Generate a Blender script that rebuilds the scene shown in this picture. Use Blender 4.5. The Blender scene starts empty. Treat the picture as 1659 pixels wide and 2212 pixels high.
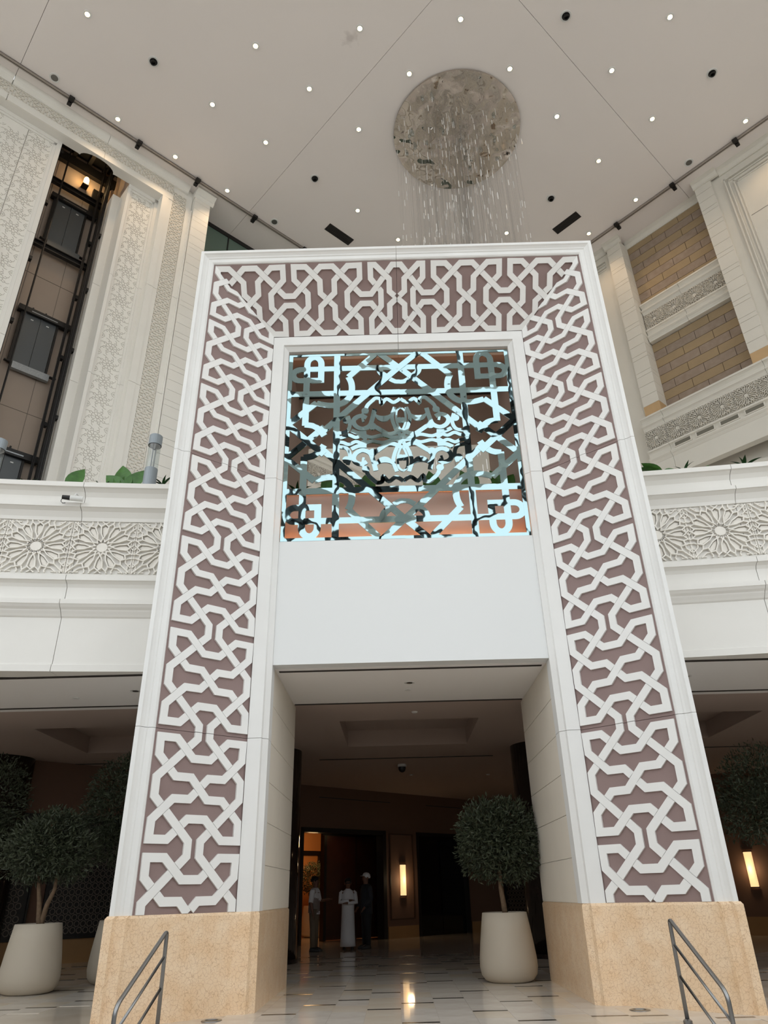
import bpy, math, random
from mathutils import Vector, Matrix

random.seed(7)
SC = bpy.context.scene
COL = SC.collection
PI = math.pi

# ------------------------------------------------------------------ camera
CAM_H = 1.2267
F_PX, PITCH, ROLL, YAW = 1542.89, math.radians(28.143), math.radians(1.3895), math.radians(-0.2739)
fw = Vector((math.sin(YAW)*math.cos(PITCH), math.cos(YAW)*math.cos(PITCH), math.sin(PITCH)))
r0 = Vector((math.cos(YAW), -math.sin(YAW), 0))
d0 = -r0.cross(fw)
rt = math.cos(ROLL)*r0 + math.sin(ROLL)*d0
dn = -math.sin(ROLL)*r0 + math.cos(ROLL)*d0
cd = bpy.data.cameras.new('camera')
cam = bpy.data.objects.new('camera', cd)
COL.objects.link(cam)
cam.matrix_world = Matrix(((rt.x, -dn.x, -fw.x, 0), (rt.y, -dn.y, -fw.y, 0), (rt.z, -dn.z, -fw.z, CAM_H), (0, 0, 0, 1)))
cd.sensor_fit = 'HORIZONTAL'
cd.sensor_width = 36
cd.lens = F_PX*36/1659
cd.clip_start = .05
cd.clip_end = 500
SC.camera = cam

# ------------------------------------------------------------------ sky, exposure
SKY_COLOR, SKY_STRENGTH = (0.93, 0.975, 1.0, 1), 1.98
w = bpy.data.worlds.new('sky')
SC.world = w
w.use_nodes = True
w.node_tree.nodes['Background'].inputs[0].default_value = SKY_COLOR
w.node_tree.nodes['Background'].inputs[1].default_value = SKY_STRENGTH
SC.view_settings.view_transform = 'Standard'
SC.view_settings.look = 'None'
SC.view_settings.exposure = 0.0
SC.view_settings.gamma = 1
SC.view_settings.use_curve_mapping = False
SC.cycles.caustics_reflective = False
SC.cycles.caustics_refractive = False
SC.cycles.max_bounces = 5
SC.cycles.diffuse_bounces = 3
SC.cycles.glossy_bounces = 3
SC.cycles.transmission_bounces = 2
SC.cycles.transparent_max_bounces = 6

# ------------------------------------------------------------------ materials
def lin(c):
    return tuple(((x/255)/12.92 if x/255 <= .04045 else ((x/255+.055)/1.055)**2.4) for x in c)

MATS = {}
def mat(name, rgb, rough=.6, metal=0., spec=.5, var=0., vscale=3., bump=0., bscale=40., emit=None, estr=0., vrgb=None, detail=4., coords='Object'):
    m = bpy.data.materials.new(name)
    m.use_nodes = True
    nt = m.node_tree
    b = nt.nodes['Principled BSDF']
    c = lin(rgb)
    b.inputs['Base Color'].default_value = (*c, 1)
    b.inputs['Roughness'].default_value = rough
    b.inputs['Metallic'].default_value = metal
    b.inputs['Specular IOR Level'].default_value = spec
    if var or bump or vrgb:
        tc = nt.nodes.new('ShaderNodeTexCoord')
    if var or vrgb:
        n = nt.nodes.new('ShaderNodeTexNoise')
        n.inputs['Scale'].default_value = vscale
        n.inputs['Detail'].default_value = detail
        nt.links.new(tc.outputs[coords], n.inputs['Vector'])
        rp = nt.nodes.new('ShaderNodeValToRGB')
        rp.color_ramp.elements[0].position = .3
        rp.color_ramp.elements[1].position = .7
        c2 = lin(vrgb) if vrgb else tuple(x*(1-var) for x in c)
        rp.color_ramp.elements[0].color = (*c2, 1)
        rp.color_ramp.elements[1].color = (*c, 1)
        nt.links.new(n.outputs['Fac'], rp.inputs['Fac'])
        nt.links.new(rp.outputs['Color'], b.inputs['Base Color'])
    if bump:
        n2 = nt.nodes.new('ShaderNodeTexNoise')
        n2.inputs['Scale'].default_value = bscale
        n2.inputs['Detail'].default_value = 3
        nt.links.new(tc.outputs[coords], n2.inputs['Vector'])
        bp = nt.nodes.new('ShaderNodeBump')
        bp.inputs['Strength'].default_value = bump
        bp.inputs['Distance'].default_value = .01
        nt.links.new(n2.outputs['Fac'], bp.inputs['Height'])
        nt.links.new(bp.outputs['Normal'], b.inputs['Normal'])
    if emit:
        b.inputs['Emission Color'].default_value = (*lin(emit), 1)
        b.inputs['Emission Strength'].default_value = estr
    MATS[name] = m
    return m

mat('lit_left_stone', (242, 239, 231), .7, var=.04, vscale=.9, bump=.05, bscale=60)  # brighter copy of cream_stone: the left wall's better light is in the colour
mat('white_stone', (239, 238, 235), .62, var=.05, vscale=1.3, bump=.06, bscale=90)
mat('strap_stone', (244, 243, 240), .6, var=.04, vscale=2)
mat('mauve_stone', (150, 128, 124), .75, var=.10, vscale=2.2, bump=.1, bscale=120)
mat('cream_stone', (228, 223, 212), .7, var=.05, vscale=.9, bump=.05, bscale=60)
mat('cream_relief', (226, 220, 208), .7)
mat('white_relief', (238, 233, 224), .65)
mat('balcony_stone', (236, 233, 227), .65, var=.04, vscale=1.1)
mat('pale_panel', (238, 235, 228), .7, var=.04, vscale=.8)
mat('groove', (120, 112, 102), .8)
mat('ceiling_paint', (245, 238, 234), .85, var=.03, vscale=.25)
mat('soffit_paint', (244, 241, 239), .85)
mat('shaded_lobby_ceiling', (184, 166, 156), .85)  # the lobby's deepening shade is put into this darker ceiling colour
mat('reveal_stone', (238, 229, 214), .6, var=.05, vscale=1.3)
mat('blocker_stone', (120, 112, 104), .7)  # meant for the added light-blocking base walls, not used
mat('lobby_paint', (112, 84, 68), .8)
mat('tan_block', (206, 172, 128), .6, var=.1, vscale=3)
mat('tan_brick', (166, 144, 112), .7, var=.1, vscale=2.5)
mat('mauve_brick', (146, 128, 112), .7, vrgb=(160, 143, 128), vscale=5, detail=8)
mat('mortar', (70, 56, 42), .9)
mat('floor_marble', (230, 222, 212), .05, vrgb=(210, 200, 188), vscale=2.4, detail=8, spec=.2)
mat('floor_marble_warm', (216, 200, 178), .05, vrgb=(226, 215, 200), vscale=2.0, detail=8, spec=.2)
mat('floor_plain', (220, 209, 195), .06, vrgb=(200, 187, 171), vscale=1.2, detail=8, spec=.35)
mat('hall_floor', (240, 233, 224), .3, vrgb=(150, 138, 126), vscale=.45, detail=3)  # unseen floor, dark patches invented to give the mirror disc contrast
mat('inlay_black', (34, 30, 28), .2)
mat('steel', (150, 150, 150), .28, metal=1.)
mat('dark_metal', (48, 46, 45), .45, metal=.6)
mat('black_metal', (22, 21, 21), .5)
mat('door_grey', (92, 96, 98), .4, metal=.35)
mat('galvanised', (170, 176, 180), .35, metal=.9, var=.25, vscale=30)
mat('shaft_wall', (176, 160, 146), .85, var=.05, vscale=1)
mat('lamp_grey', (150, 158, 164), .45, metal=.3)
mat('planter_cream', (192, 181, 164), .6, var=.03, vscale=2)
mat('soil', (40, 32, 26), .95)
mat('bark', (120, 98, 76), .9, var=.4, vscale=18)
mat('olive_leaf', (66, 74, 52), .55, var=.4, vscale=6)
mat('big_leaf', (70, 122, 44), .4, var=.45, vscale=9)
mat('spike_leaf', (40, 84, 38), .45, var=.3, vscale=9)
mat('dark_marble', (34, 26, 24), .1, vrgb=(46, 34, 30), vscale=4, detail=9)
mat('door_wood', (72, 34, 18), .3, var=.25, vscale=3)
mat('black_glass', (10, 9, 9), .05)
mat('black_frame', (18, 16, 15), .4)
mat('brass_frame', (74, 52, 38), .4)
mat('lattice', (120, 110, 102), .5)
mat('wainscot', (166, 128, 84), .4, var=.1, vscale=3)
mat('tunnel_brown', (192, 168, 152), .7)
mat('sill_pink', (212, 190, 178), .7)
mat('slot_dark', (58, 52, 48), .7)
mat('vent_grey', (120, 116, 104), .6)
mat('white_plastic', (225, 225, 222), .4)
mat('paint_white', (230, 231, 230), .6)
mat('black_plastic', (16, 16, 17), .35)
mat('skin', (112, 76, 58), .6)
mat('thobe', (214, 212, 214), .8)
mat('cloth_dark', (38, 40, 46), .85)
mat('cloth_black', (26, 27, 30), .85)
mat('vest_grey', (130, 118, 112), .85)
mat('khaki', (104, 90, 74), .85)
mat('shoe', (20, 18, 18), .5)
mat('hair', (16, 13, 12), .7)
mat('outside_ground', (205, 202, 194), .9)
mat('lamp_warm', (255, 220, 170), .5, emit=(255, 214, 150), estr=22)
mat('lamp_glow', (255, 210, 150), .5, emit=(255, 196, 120), estr=9)
mat('sconce_glow', (255, 220, 160), .5, emit=(255, 210, 150), estr=1.7)
mat('led_warm', (255, 190, 110), .5, emit=(255, 170, 84), estr=45)
mat('room_orange', (190, 132, 78), .7)
mat('green_glass', (96, 116, 104), .08, spec=.6)
mat('track_metal', (168, 158, 150), .45, metal=.3)
mat('lamp_off', (120, 118, 114), .3, metal=.8)

for _n in ('lamp_warm', 'lamp_glow', 'sconce_glow'): MATS[_n].cycles.emission_sampling = 'NONE'

def marble_tan():
    m = bpy.data.materials.new('tan_marble'); m.use_nodes = True
    nt = m.node_tree; b = nt.nodes['Principled BSDF']
    tc = nt.nodes.new('ShaderNodeTexCoord')
    n = nt.nodes.new('ShaderNodeTexNoise'); n.inputs['Scale'].default_value = 5; n.inputs['Detail'].default_value = 6
    vo = nt.nodes.new('ShaderNodeTexVoronoi'); vo.feature = 'DISTANCE_TO_EDGE'; vo.inputs['Scale'].default_value = 26
    wn = nt.nodes.new('ShaderNodeTexNoise'); wn.inputs['Scale'].default_value = 9; wn.inputs['Detail'].default_value = 4
    mx = nt.nodes.new('ShaderNodeMixRGB'); mx.inputs['Fac'].default_value = .12
    nt.links.new(tc.outputs['Object'], n.inputs['Vector']); nt.links.new(tc.outputs['Object'], wn.inputs['Vector'])
    nt.links.new(tc.outputs['Object'], mx.inputs['Color1']); nt.links.new(wn.outputs['Color'], mx.inputs['Color2'])
    nt.links.new(mx.outputs['Color'], vo.inputs['Vector'])
    rp = nt.nodes.new('ShaderNodeValToRGB')
    rp.color_ramp.elements[0].position = .3; rp.color_ramp.elements[0].color = (*lin((238, 204, 164)), 1)
    rp.color_ramp.elements[1].position = .7; rp.color_ramp.elements[1].color = (*lin((248, 222, 190)), 1)
    nt.links.new(n.outputs['Fac'], rp.inputs['Fac'])
    r2 = nt.nodes.new('ShaderNodeValToRGB')
    r2.color_ramp.elements[0].position = .0; r2.color_ramp.elements[0].color = (*lin((176, 138, 92)), 1)
    r2.color_ramp.elements[1].position = .06; r2.color_ramp.elements[1].color = (1, 1, 1, 1)
    nt.links.new(vo.outputs['Distance'], r2.inputs['Fac'])
    mu = nt.nodes.new('ShaderNodeMixRGB'); mu.blend_type = 'MULTIPLY'; mu.inputs['Fac'].default_value = .45
    nt.links.new(rp.outputs['Color'], mu.inputs['Color1']); nt.links.new(r2.outputs['Color'], mu.inputs['Color2'])
    nt.links.new(mu.outputs['Color'], b.inputs['Base Color'])
    b.inputs['Roughness'].default_value = .28
    MATS['tan_marble'] = m
for _n in ('floor_marble', 'floor_marble_warm', 'floor_plain'): MATS[_n].node_tree.nodes['Principled BSDF'].inputs['IOR'].default_value = 1.3
marble_tan()

def mirror_mat(name, rgb, strength, scale, dist, rough=.02):
    m = bpy.data.materials.new(name); m.use_nodes = True
    nt = m.node_tree; b = nt.nodes['Principled BSDF']
    b.inputs['Base Color'].default_value = (*lin(rgb), 1)
    b.inputs['Metallic'].default_value = 1; b.inputs['Roughness'].default_value = rough
    tc = nt.nodes.new('ShaderNodeTexCoord')
    n = nt.nodes.new('ShaderNodeTexNoise'); n.inputs['Scale'].default_value = scale; n.inputs['Detail'].default_value = 1.5
    nt.links.new(tc.outputs['Object'], n.inputs['Vector'])
    bp = nt.nodes.new('ShaderNodeBump'); bp.inputs['Strength'].default_value = strength; bp.inputs['Distance'].default_value = dist
    nt.links.new(n.outputs['Fac'], bp.inputs['Height']); nt.links.new(bp.outputs['Normal'], b.inputs['Normal'])
    MATS[name] = m
mirror_mat('screen_mirror', (158, 184, 188), .30, 1.7, .042)
mirror_mat('disc_mirror', (204, 194, 184), .9, 1.1, .6)

def glassy(name, rgb, mix, rough=.05):
    m = bpy.data.materials.new(name); m.use_nodes = True
    nt = m.node_tree; nt.nodes.remove(nt.nodes['Principled BSDF'])
    out = nt.nodes['Material Output']
    t = nt.nodes.new('ShaderNodeBsdfTransparent'); t.inputs[0].default_value = (*lin(rgb), 1)
    g = nt.nodes.new('ShaderNodeBsdfGlossy'); g.inputs['Roughness'].default_value = rough
    ms = nt.nodes.new('ShaderNodeMixShader'); ms.inputs[0].default_value = mix
    nt.links.new(t.outputs[0], ms.inputs[1]); nt.links.new(g.outputs[0], ms.inputs[2])
    nt.links.new(ms.outputs[0], out.inputs[0])
    MATS[name] = m
glassy('clear_glass', (236, 240, 240), .12)

def rod_mat():
    m = bpy.data.materials.new('rod_glass'); m.use_nodes = True
    b = m.node_tree.nodes['Principled BSDF']
    b.inputs['Base Color'].default_value = (.98, .97, .95, 1)
    b.inputs['Roughness'].default_value = .15
    b.inputs['Metallic'].default_value = .1
    b.inputs['Specular IOR Level'].default_value = 1.
    MATS['rod_glass'] = m
rod_mat()

def ceiling_stain():                                     # old water stain beside one of the downlights
    nt = MATS['ceiling_paint'].node_tree; b = nt.nodes['Principled BSDF']
    src = b.inputs['Base Color'].links[0].from_socket
    geo = nt.nodes.new('ShaderNodeNewGeometry')
    ds = nt.nodes.new('ShaderNodeVectorMath'); ds.operation = 'DISTANCE'; ds.inputs[1].default_value = (-.80, 13.42, 26.2)
    nt.links.new(geo.outputs['Position'], ds.inputs[0])
    n = nt.nodes.new('ShaderNodeTexNoise'); n.inputs['Scale'].default_value = 4; n.inputs['Detail'].default_value = 5
    nt.links.new(geo.outputs['Position'], n.inputs['Vector'])
    ad = nt.nodes.new('ShaderNodeMath'); ad.operation = 'MULTIPLY_ADD'; ad.inputs[1].default_value = .9
    nt.links.new(n.outputs['Fac'], ad.inputs[0]); nt.links.new(ds.outputs['Value'], ad.inputs[2])
    rp = nt.nodes.new('ShaderNodeValToRGB')
    rp.color_ramp.elements[0].position = .45; rp.color_ramp.elements[0].color = (.26, .26, .26, 1)
    rp.color_ramp.elements[1].position = .72; rp.color_ramp.elements[1].color = (0, 0, 0, 1)
    nt.links.new(ad.outputs[0], rp.inputs['Fac'])
    mx = nt.nodes.new('ShaderNodeMixRGB'); mx.inputs['Color2'].default_value = (*lin((120, 104, 90)), 1)
    nt.links.new(rp.outputs['Color'], mx.inputs['Fac']); nt.links.new(src, mx.inputs['Color1'])
    nt.links.new(mx.outputs['Color'], b.inputs['Base Color'])
ceiling_stain()

# ------------------------------------------------------------------ mesh helpers
class MB:
    def __init__(s):
        s.v = []; s.f = []
    def add(s, vs, fs):
        o = len(s.v)
        s.v += [tuple(p) for p in vs]
        s.f += [tuple(o+i for i in f) for f in fs]
        return s
    def box(s, a, b, fr=None):
        (x0, y0, z0), (x1, y1, z1) = a, b
        vs = [(x, y, z) for z in (z0, z1) for y in (y0, y1) for x in (x0, x1)]
        if fr: vs = [fr(*p) for p in vs]
        return s.add(vs, [(0, 2, 3, 1), (4, 5, 7, 6), (0, 1, 5, 4), (2, 6, 7, 3), (0, 4, 6, 2), (1, 3, 7, 5)])
    def prism(s, poly, c0, c1, fr):
        n = len(poly)
        vs = [fr(p[0], p[1], c0) for p in poly] + [fr(p[0], p[1], c1) for p in poly]
        fs = [tuple(range(n))[::-1], tuple(range(n, 2*n))] + [(i, (i+1) % n, n+(i+1) % n, n+i) for i in range(n)]
        return s.add(vs, fs)
    def strip(s, rows, closed=False, cap=False):
        n = len(rows[0]); vs = [p for r in rows for p in r]; fs = []
        for i in range(len(rows)-1):
            for j in range(n if closed else n-1):
                k = (j+1) % n
                fs.append((i*n+j, i*n+k, (i+1)*n+k, (i+1)*n+j))
        if cap:
            fs.append(tuple(range(n))[::-1]); fs.append(tuple((len(rows)-1)*n+j for j in range(n)))
        return s.add(vs, fs)
    def tube(s, pts, r, n=8, cap=True):
        pts = [Vector(p) for p in pts]
        rows = []
        up = Vector((0, 0, 1))
        prev = None
        for i, p in enumerate(pts):
            t = (pts[min(i+1, len(pts)-1)]-pts[max(i-1, 0)]).normalized()
            if prev is None:
                a = t.cross(up)
                if a.length < .05: a = t.cross(Vector((1, 0, 0)))
                a.normalize()
            else:
                a = prev - t*prev.dot(t)
                a.normalize()
            prev = a
            b = t.cross(a)
            rr = r[i] if isinstance(r, (list, tuple)) else r
            rows.append([p + a*math.cos(2*PI*k/n)*rr + b*math.sin(2*PI*k/n)*rr for k in range(n)])
        return s.strip(rows, True, cap)
    def lathe(s, prof, c=(0, 0, 0), n=24, cap=True):
        rows = [[(c[0]+r*math.cos(2*PI*k/n), c[1]+r*math.sin(2*PI*k/n), c[2]+z) for k in range(n)] for r, z in prof]
        return s.strip(rows, True, cap)
    def mesh(s, name='mesh', smooth=False):
        me = bpy.data.meshes.new(name)
        me.from_pydata(s.v, [], s.f)
        if smooth:
            for p in me.polygons: p.use_smooth = True
        me.update()
        return me

LOC = {}
def link(o, parent=None):
    COL.objects.link(o)
    if parent is not None:
        o.parent = parent
        o.matrix_parent_inverse = Matrix.Translation(-LOC.get(parent.name, Vector()))
    return o

def obj(name, mb, m, parent=None, mx=None, smooth=False):
    me = mb.mesh(name, smooth) if isinstance(mb, MB) else mb
    if m is not None and not me.materials: me.materials.append(MATS[m])
    o = bpy.data.objects.new(name, me)
    link(o, parent)
    if mx is not None: o.matrix_basis = mx
    return o

def tag(o, label=None, cat=None, group=None, kind=None):
    if label: o['label'] = label
    if cat: o['category'] = cat
    if group: o['group'] = group
    if kind: o['kind'] = kind
    return o

def thing(name, label, cat, loc=(0, 0, 0), group=None, kind=None):
    o = bpy.data.objects.new(name, None)
    COL.objects.link(o)
    o.location = loc
    o.empty_display_size = .1
    LOC[o.name] = Vector(loc)
    return tag(o, label, cat, group, kind)

def local_thing(name, label, cat, group=None):          # parts are built round the origin, then the root moves
    o = bpy.data.objects.new(name, None)
    COL.objects.link(o)
    o.empty_display_size = .1
    return tag(o, label, cat, group)

def copy_tree(o, parent=None):
    c = o.copy(); COL.objects.link(c); c.parent = parent
    for ch in o.children: copy_tree(ch, c)
    return c

# building frame: e1 runs to the back right, e2 to the back left
AN = math.radians(43)
U = Vector((math.cos(AN), math.sin(AN), 0)); V = Vector((-math.sin(AN), math.cos(AN), 0)); Z = Vector((0, 0, 1))
def E(a, b, c): return U*a + V*b + Z*c
def EM(a, b, c, ex, ey, ez):
    o = E(a, b, c)
    return Matrix(((ex.x, ey.x, ez.x, o.x), (ex.y, ey.y, ez.y, o.y), (ex.z, ey.z, ez.z, o.z), (0, 0, 0, 1)))
# frames on the two atrium walls: local x to the viewer's right, y up, z out of the wall
def on_left(a, c, e2): return EM(a, e2, c, U, Z, -V)
def on_right(b, c, e1): return EM(e1, b, c, -V, Z, -U)
XC = .2916
CEIL = 26.2

# ------------------------------------------------------------------ 2-D strap work
def clip_poly(poly, n, d):                               # keep n.p <= d
    out = []
    for i in range(len(poly)):
        p, q = poly[i], poly[(i+1) % len(poly)]
        a, b = n[0]*p[0]+n[1]*p[1]-d, n[0]*q[0]+n[1]*q[1]-d
        if a <= 0: out.append(p)
        if (a < 0 < b) or (b < 0 < a):
            t = a/(a-b); out.append((p[0]+(q[0]-p[0])*t, p[1]+(q[1]-p[1])*t))
    cl = []
    for p in out:
        if not cl or abs(p[0]-cl[-1][0])+abs(p[1]-cl[-1][1]) > 1e-6: cl.append(p)
    if len(cl) > 1 and abs(cl[0][0]-cl[-1][0])+abs(cl[0][1]-cl[-1][1]) < 1e-6: cl.pop()
    if len(cl) < 3: return []
    ar = sum(cl[i][0]*cl[(i+1) % len(cl)][1]-cl[(i+1) % len(cl)][0]*cl[i][1] for i in range(len(cl)))
    return cl if abs(ar) > 2e-6 else []

def ribbon_quads(pts, w, closed=False):
    n = len(pts); L = []; R = []
    for i in range(n):
        p = pts[i]
        a = pts[i-1] if (i > 0 or closed) else None
        b = pts[(i+1) % n] if (i < n-1 or closed) else None
        def dirn(s, t):
            dx, dy = t[0]-s[0], t[1]-s[1]; l = math.hypot(dx, dy) or 1e-9
            return dx/l, dy/l
        d1 = dirn(a, p) if a else None
        d2 = dirn(p, b) if b else None
        if d1 is None: d1 = d2
        if d2 is None: d2 = d1
        n1 = (-d1[1], d1[0]); n2 = (-d2[1], d2[0])
        mx_, my_ = n1[0]+n2[0], n1[1]+n2[1]; l = math.hypot(mx_, my_) or 1e-9
        mx_, my_ = mx_/l, my_/l
        k = (w/2)/max(.35, mx_*n1[0]+my_*n1[1])
        L.append((p[0]+mx_*k, p[1]+my_*k)); R.append((p[0]-mx_*k, p[1]-my_*k))
    return [[L[i], R[i], R[(i+1) % n], L[(i+1) % n]] for i in range(n if closed else n-1)]

def solid(mb, quads, fr, c0, c1):                        # extrude a flat group of polygons as one solid
    key = {}; vs = []; fs = []; ec = {}
    def vid(p):
        k = (round(p[0]*2e4), round(p[1]*2e4))
        if k not in key: key[k] = len(vs); vs.append(p)
        return key[k]
    for q in quads:
        ids = []
        for p in q:
            i = vid(p)
            if not ids or ids[-1] != i: ids.append(i)
        if len(ids) > 1 and ids[0] == ids[-1]: ids.pop()
        if len(ids) < 3: continue
        fs.append(ids)
        for i in range(len(ids)): ec[(ids[i], ids[(i+1) % len(ids)])] = 1
    n = len(vs)
    faces = [tuple(f) for f in fs] + [tuple(n+i for i in f[::-1]) for f in fs]
    for (a, b) in ec:
        if (b, a) not in ec: faces.append((b, a, n+a, n+b))
    mb.add([fr(p[0], p[1], c1) for p in vs] + [fr(p[0], p[1], c0) for p in vs], faces)

SW, SGAP = .102, .004
def half_unit(narrow, W):
    if narrow: q = dict(A1=(.0575, .101), A2=(.235, .101), A3=(.40, .285), A4=(.0575, .185), A5=(.247, .444), A6=(.411, .444), B1=(.438, .105), B2=(.0615, .505), M=.58)
    else: q = dict(A1=(.0575, .101), A2=(.228, .101), A3=(.41, .342), A4=(.0605, .321), A5=(.247, .5745), A6=(.411, .5765), B1=(.438, .085), B2=(.0615, .593), M=.707)
    return {k: ((v[0]*W, v[1]) if k != 'M' else v) for k, v in q.items()}

def inter(a, b, c, d):
    rx, ry = b[0]-a[0], b[1]-a[1]; sx, sy = d[0]-c[0], d[1]-c[1]
    den = rx*sy-ry*sx
    return ((c[0]-a[0])*sy-(c[1]-a[1])*sx)/den

def strap_chains(units, W):
    """units: (G position, direction, narrow, positive-on-outer, index of the middle crossing, which side of it)."""
    frag = []
    for (g, dr, nar, pos, mi, ms) in units:
        H = half_unit(nar, W)
        for outer in (True, False):
            s = (pos == outer)
            def P(k):
                x, h = H[k]; return (x if outer else W-x, g+dr*h)
            def key(k): return (g, dr, outer, k)
            A2, A3, A4, A5, B1, B2 = P('A2'), P('A3'), P('A4'), P('A5'), P('B1'), P('B2')
            C = (W/2, g+dr*H['A3'][1]); M = (W/2, g+dr*H['M'])
            S0 = (B1[0], g); E0 = (B2[0], g+dr*H['M'])
            def cut(p, q, t, k1, k2):
                l = math.dist(p, q); m = (SW/2+SGAP)/l
                lerp = lambda x: (p[0]+(q[0]-p[0])*x, p[1]+(q[1]-p[1])*x)
                frag.append((p, lerp(t-m), k1, None)); frag.append((lerp(t+m), q, None, k2))
            x1a = inter(A2, A3, B1, B2); x1b = inter(B1, B2, A2, A3)
            x2a = inter(A4, A5, B1, B2); x2b = inter(B1, B2, A4, A5)
            frag.append((P('A1'), A2, key('A1'), key('A2')))
            frag.append((P('A1'), A4, key('A1'), key('A4')))
            frag.append((A3, C, key('A3'), (g, dr, 'C')))
            frag.append((A5, P('A6'), key('A5'), key('A6')))
            frag.append((S0, B1, (g, outer, 'S'), key('B1')))
            frag.append((B2, E0, key('B2'), (mi, outer, 'E')))
            if s:
                frag.append((A2, A3, key('A2'), key('A3'))); cut(B1, B2, x1b, key('B1'), key('B2'))
                cut(A4, A5, x2a, key('A4'), key('A5'))
                if nar: frag.append((P('A6'), M, key('A6'), None))
                else: frag.append((P('A6'), M, key('A6'), (mi, 'M')))
            else:
                cut(A2, A3, x1a, key('A2'), key('A3')); cut(B1, B2, x2b, key('B1'), key('B2'))
                frag.append((A4, A5, key('A4'), key('A5')))
                p, q = P('A6'), M; l = math.dist(p, q); t = 1-(SW/2+SGAP)/l
                frag.append((p, (p[0]+(q[0]-p[0])*t, p[1]+(q[1]-p[1])*t), key('A6'), None))
    # join fragments at shared nodes
    chains = []
    used = [False]*len(frag)
    nodes = {}
    for i, f in enumerate(frag):
        for k in (f[2], f[3]):
            if k is not None: nodes.setdefault(k, []).append(i)
    for i in range(len(frag)):
        if used[i]: continue
        used[i] = True
        pts = [frag[i][0], frag[i][1]]; ends = [frag[i][2], frag[i][3]]
        for side in (1, 0):
            while ends[side] is not None:
                nx = [j for j in nodes[ends[side]] if not used[j]]
                if not nx: break
                j = nx[0]; used[j] = True
                if frag[j][2] == ends[side]: p, k = frag[j][1], frag[j][3]
                else: p, k = frag[j][0], frag[j][2]
                if side: pts.append(p)
                else: pts.insert(0, p)
                ends[side] = k
        out = []
        for p in pts:                                    # drop collinear and doubled points
            if out and math.dist(p, out[-1]) < 1e-5: continue
            while len(out) > 1 and abs((out[-1][0]-out[-2][0])*(p[1]-out[-2][1])-(out[-1][1]-out[-2][1])*(p[0]-out[-2][0])) < 1e-7: out.pop()
            out.append(p)
        closed = len(out) > 3 and math.dist(out[0], out[-1]) < 1e-4
        if closed: out.pop()
        chains.append((out, closed))
    return chains

# ------------------------------------------------------------------ the entrance portal
W0, ZT = 3.583, 11.755
PL_Z = 1.07
portal = thing('entrance_portal', 'tall white stone portal framed by interlaced straps on mauve panels', 'portal', (XC, 10, 0))
OUTER = [(0, 10.6), (0, 9.30), (.055, 9.30), (.07, 9.325), (.10, 9.355), (.125, 9.365), (.135, 9.38), (.20, 9.385), (.223, 9.405), (.223, 10.6)]
BAND = [(.2235, 10.6), (.2235, 9.43), (1.2575, 10.30), (1.2575, 10.6)]
INNER = [(1.258, 10.6), (1.258, 10.265), (1.30, 10.262), (1.45, 10.262), (1.465, 10.30), (1.50, 10.33), (1.536, 10.36), (1.536, 10.6)]
G6 = .003
ZONES = [(PL_Z, 3.19-G6), (3.19+G6, 7.42-G6), (7.42+G6, None)]
def jamb(name, prof, side, m):
    for z0, z1 in ZONES:
        rows = []
        for top in (0, 1):
            r = []
            for o, y in prof:
                z = z0 if not top else (z1 if z1 else ZT-o)
                r.append((XC+side*(W0-o), y, z))
            rows.append(r)
        obj(name, MB().strip(rows, True, True), m, portal)
def head(name, prof, m):
    for sd in (-1, 1):
        rows = [[(XC+sd*G6, y, ZT-o) for o, y in prof], [(XC+sd*(W0-o), y, ZT-o) for o, y in prof]]
        obj(name, MB().strip(rows, True, True), m, portal)
for sd in (-1, 1):
    jamb('outer_moulding', OUTER, sd, 'white_stone'); jamb('mauve_panel', BAND, sd, 'mauve_stone'); jamb('inner_moulding', INNER, sd, 'white_stone')
head('outer_moulding', OUTER, 'white_stone'); head('mauve_panel', BAND, 'mauve_stone'); head('inner_moulding', INNER, 'white_stone')

BW = 1.352
OD, ZD = 1.035/BW, .87/BW                                # band direction: across the splay
per = 1.414
def jamb_units():
    us = []
    for k in range(7):
        g = 1.777+per*k
        us.append((g, -1, False, True, k, 1))
        us.append((g, 1, False, False, k+1, 0))
    us.append((1.777+per*7, -1, False, True, 7, 1))
    return us
JCH = strap_chains(jamb_units(), BW)
slope = 1.035/BW
for sd in (-1, 1):
    def fr(x, z, c, sd=sd):                              # c out of the band towards the viewer
        o = .223+x*OD
        return (XC+sd*(W0-o)-sd*c*ZD, 9.425+x*ZD-c*OD, z)
    zz = [(1.072, 3.186), (3.194, 7.416), (7.424, 99)]
    for ch, closed in JCH:
        qs = ribbon_quads(ch, SW, closed)
        for a, b in zz:
            out = []
            for q in qs:
                q = clip_poly(q, (0, -1), -a)
                if q: q = clip_poly(q, (0, 1), b)
                if q: q = clip_poly(q, (slope, 1), ZT-.223-.003)
                if q: q = clip_poly(q, (-1, 0), -.008)
                if q: out.append(q)
            if out:
                mb = MB(); solid(mb, out, fr, -.012, .028); obj('strap', mb, 'strap_stone', portal)
tun = []
for sd in (-1, 1):
    tun += [(sd*.583, -sd, True, False, 'c', sd), (sd*.583, sd, False, True, ('w', sd), 0), (sd*(.583+per), -sd, False, False, ('w', sd), 1),
            (sd*(.583+per), sd, False, True, ('k', sd), 0), (sd*(.583+2*per), -sd, False, False, ('k', sd), 1)]
def frt(x, s, c):
    return (XC+s, 9.425+x*ZD-c*OD, ZT-.223-x*OD-c*ZD)
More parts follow.
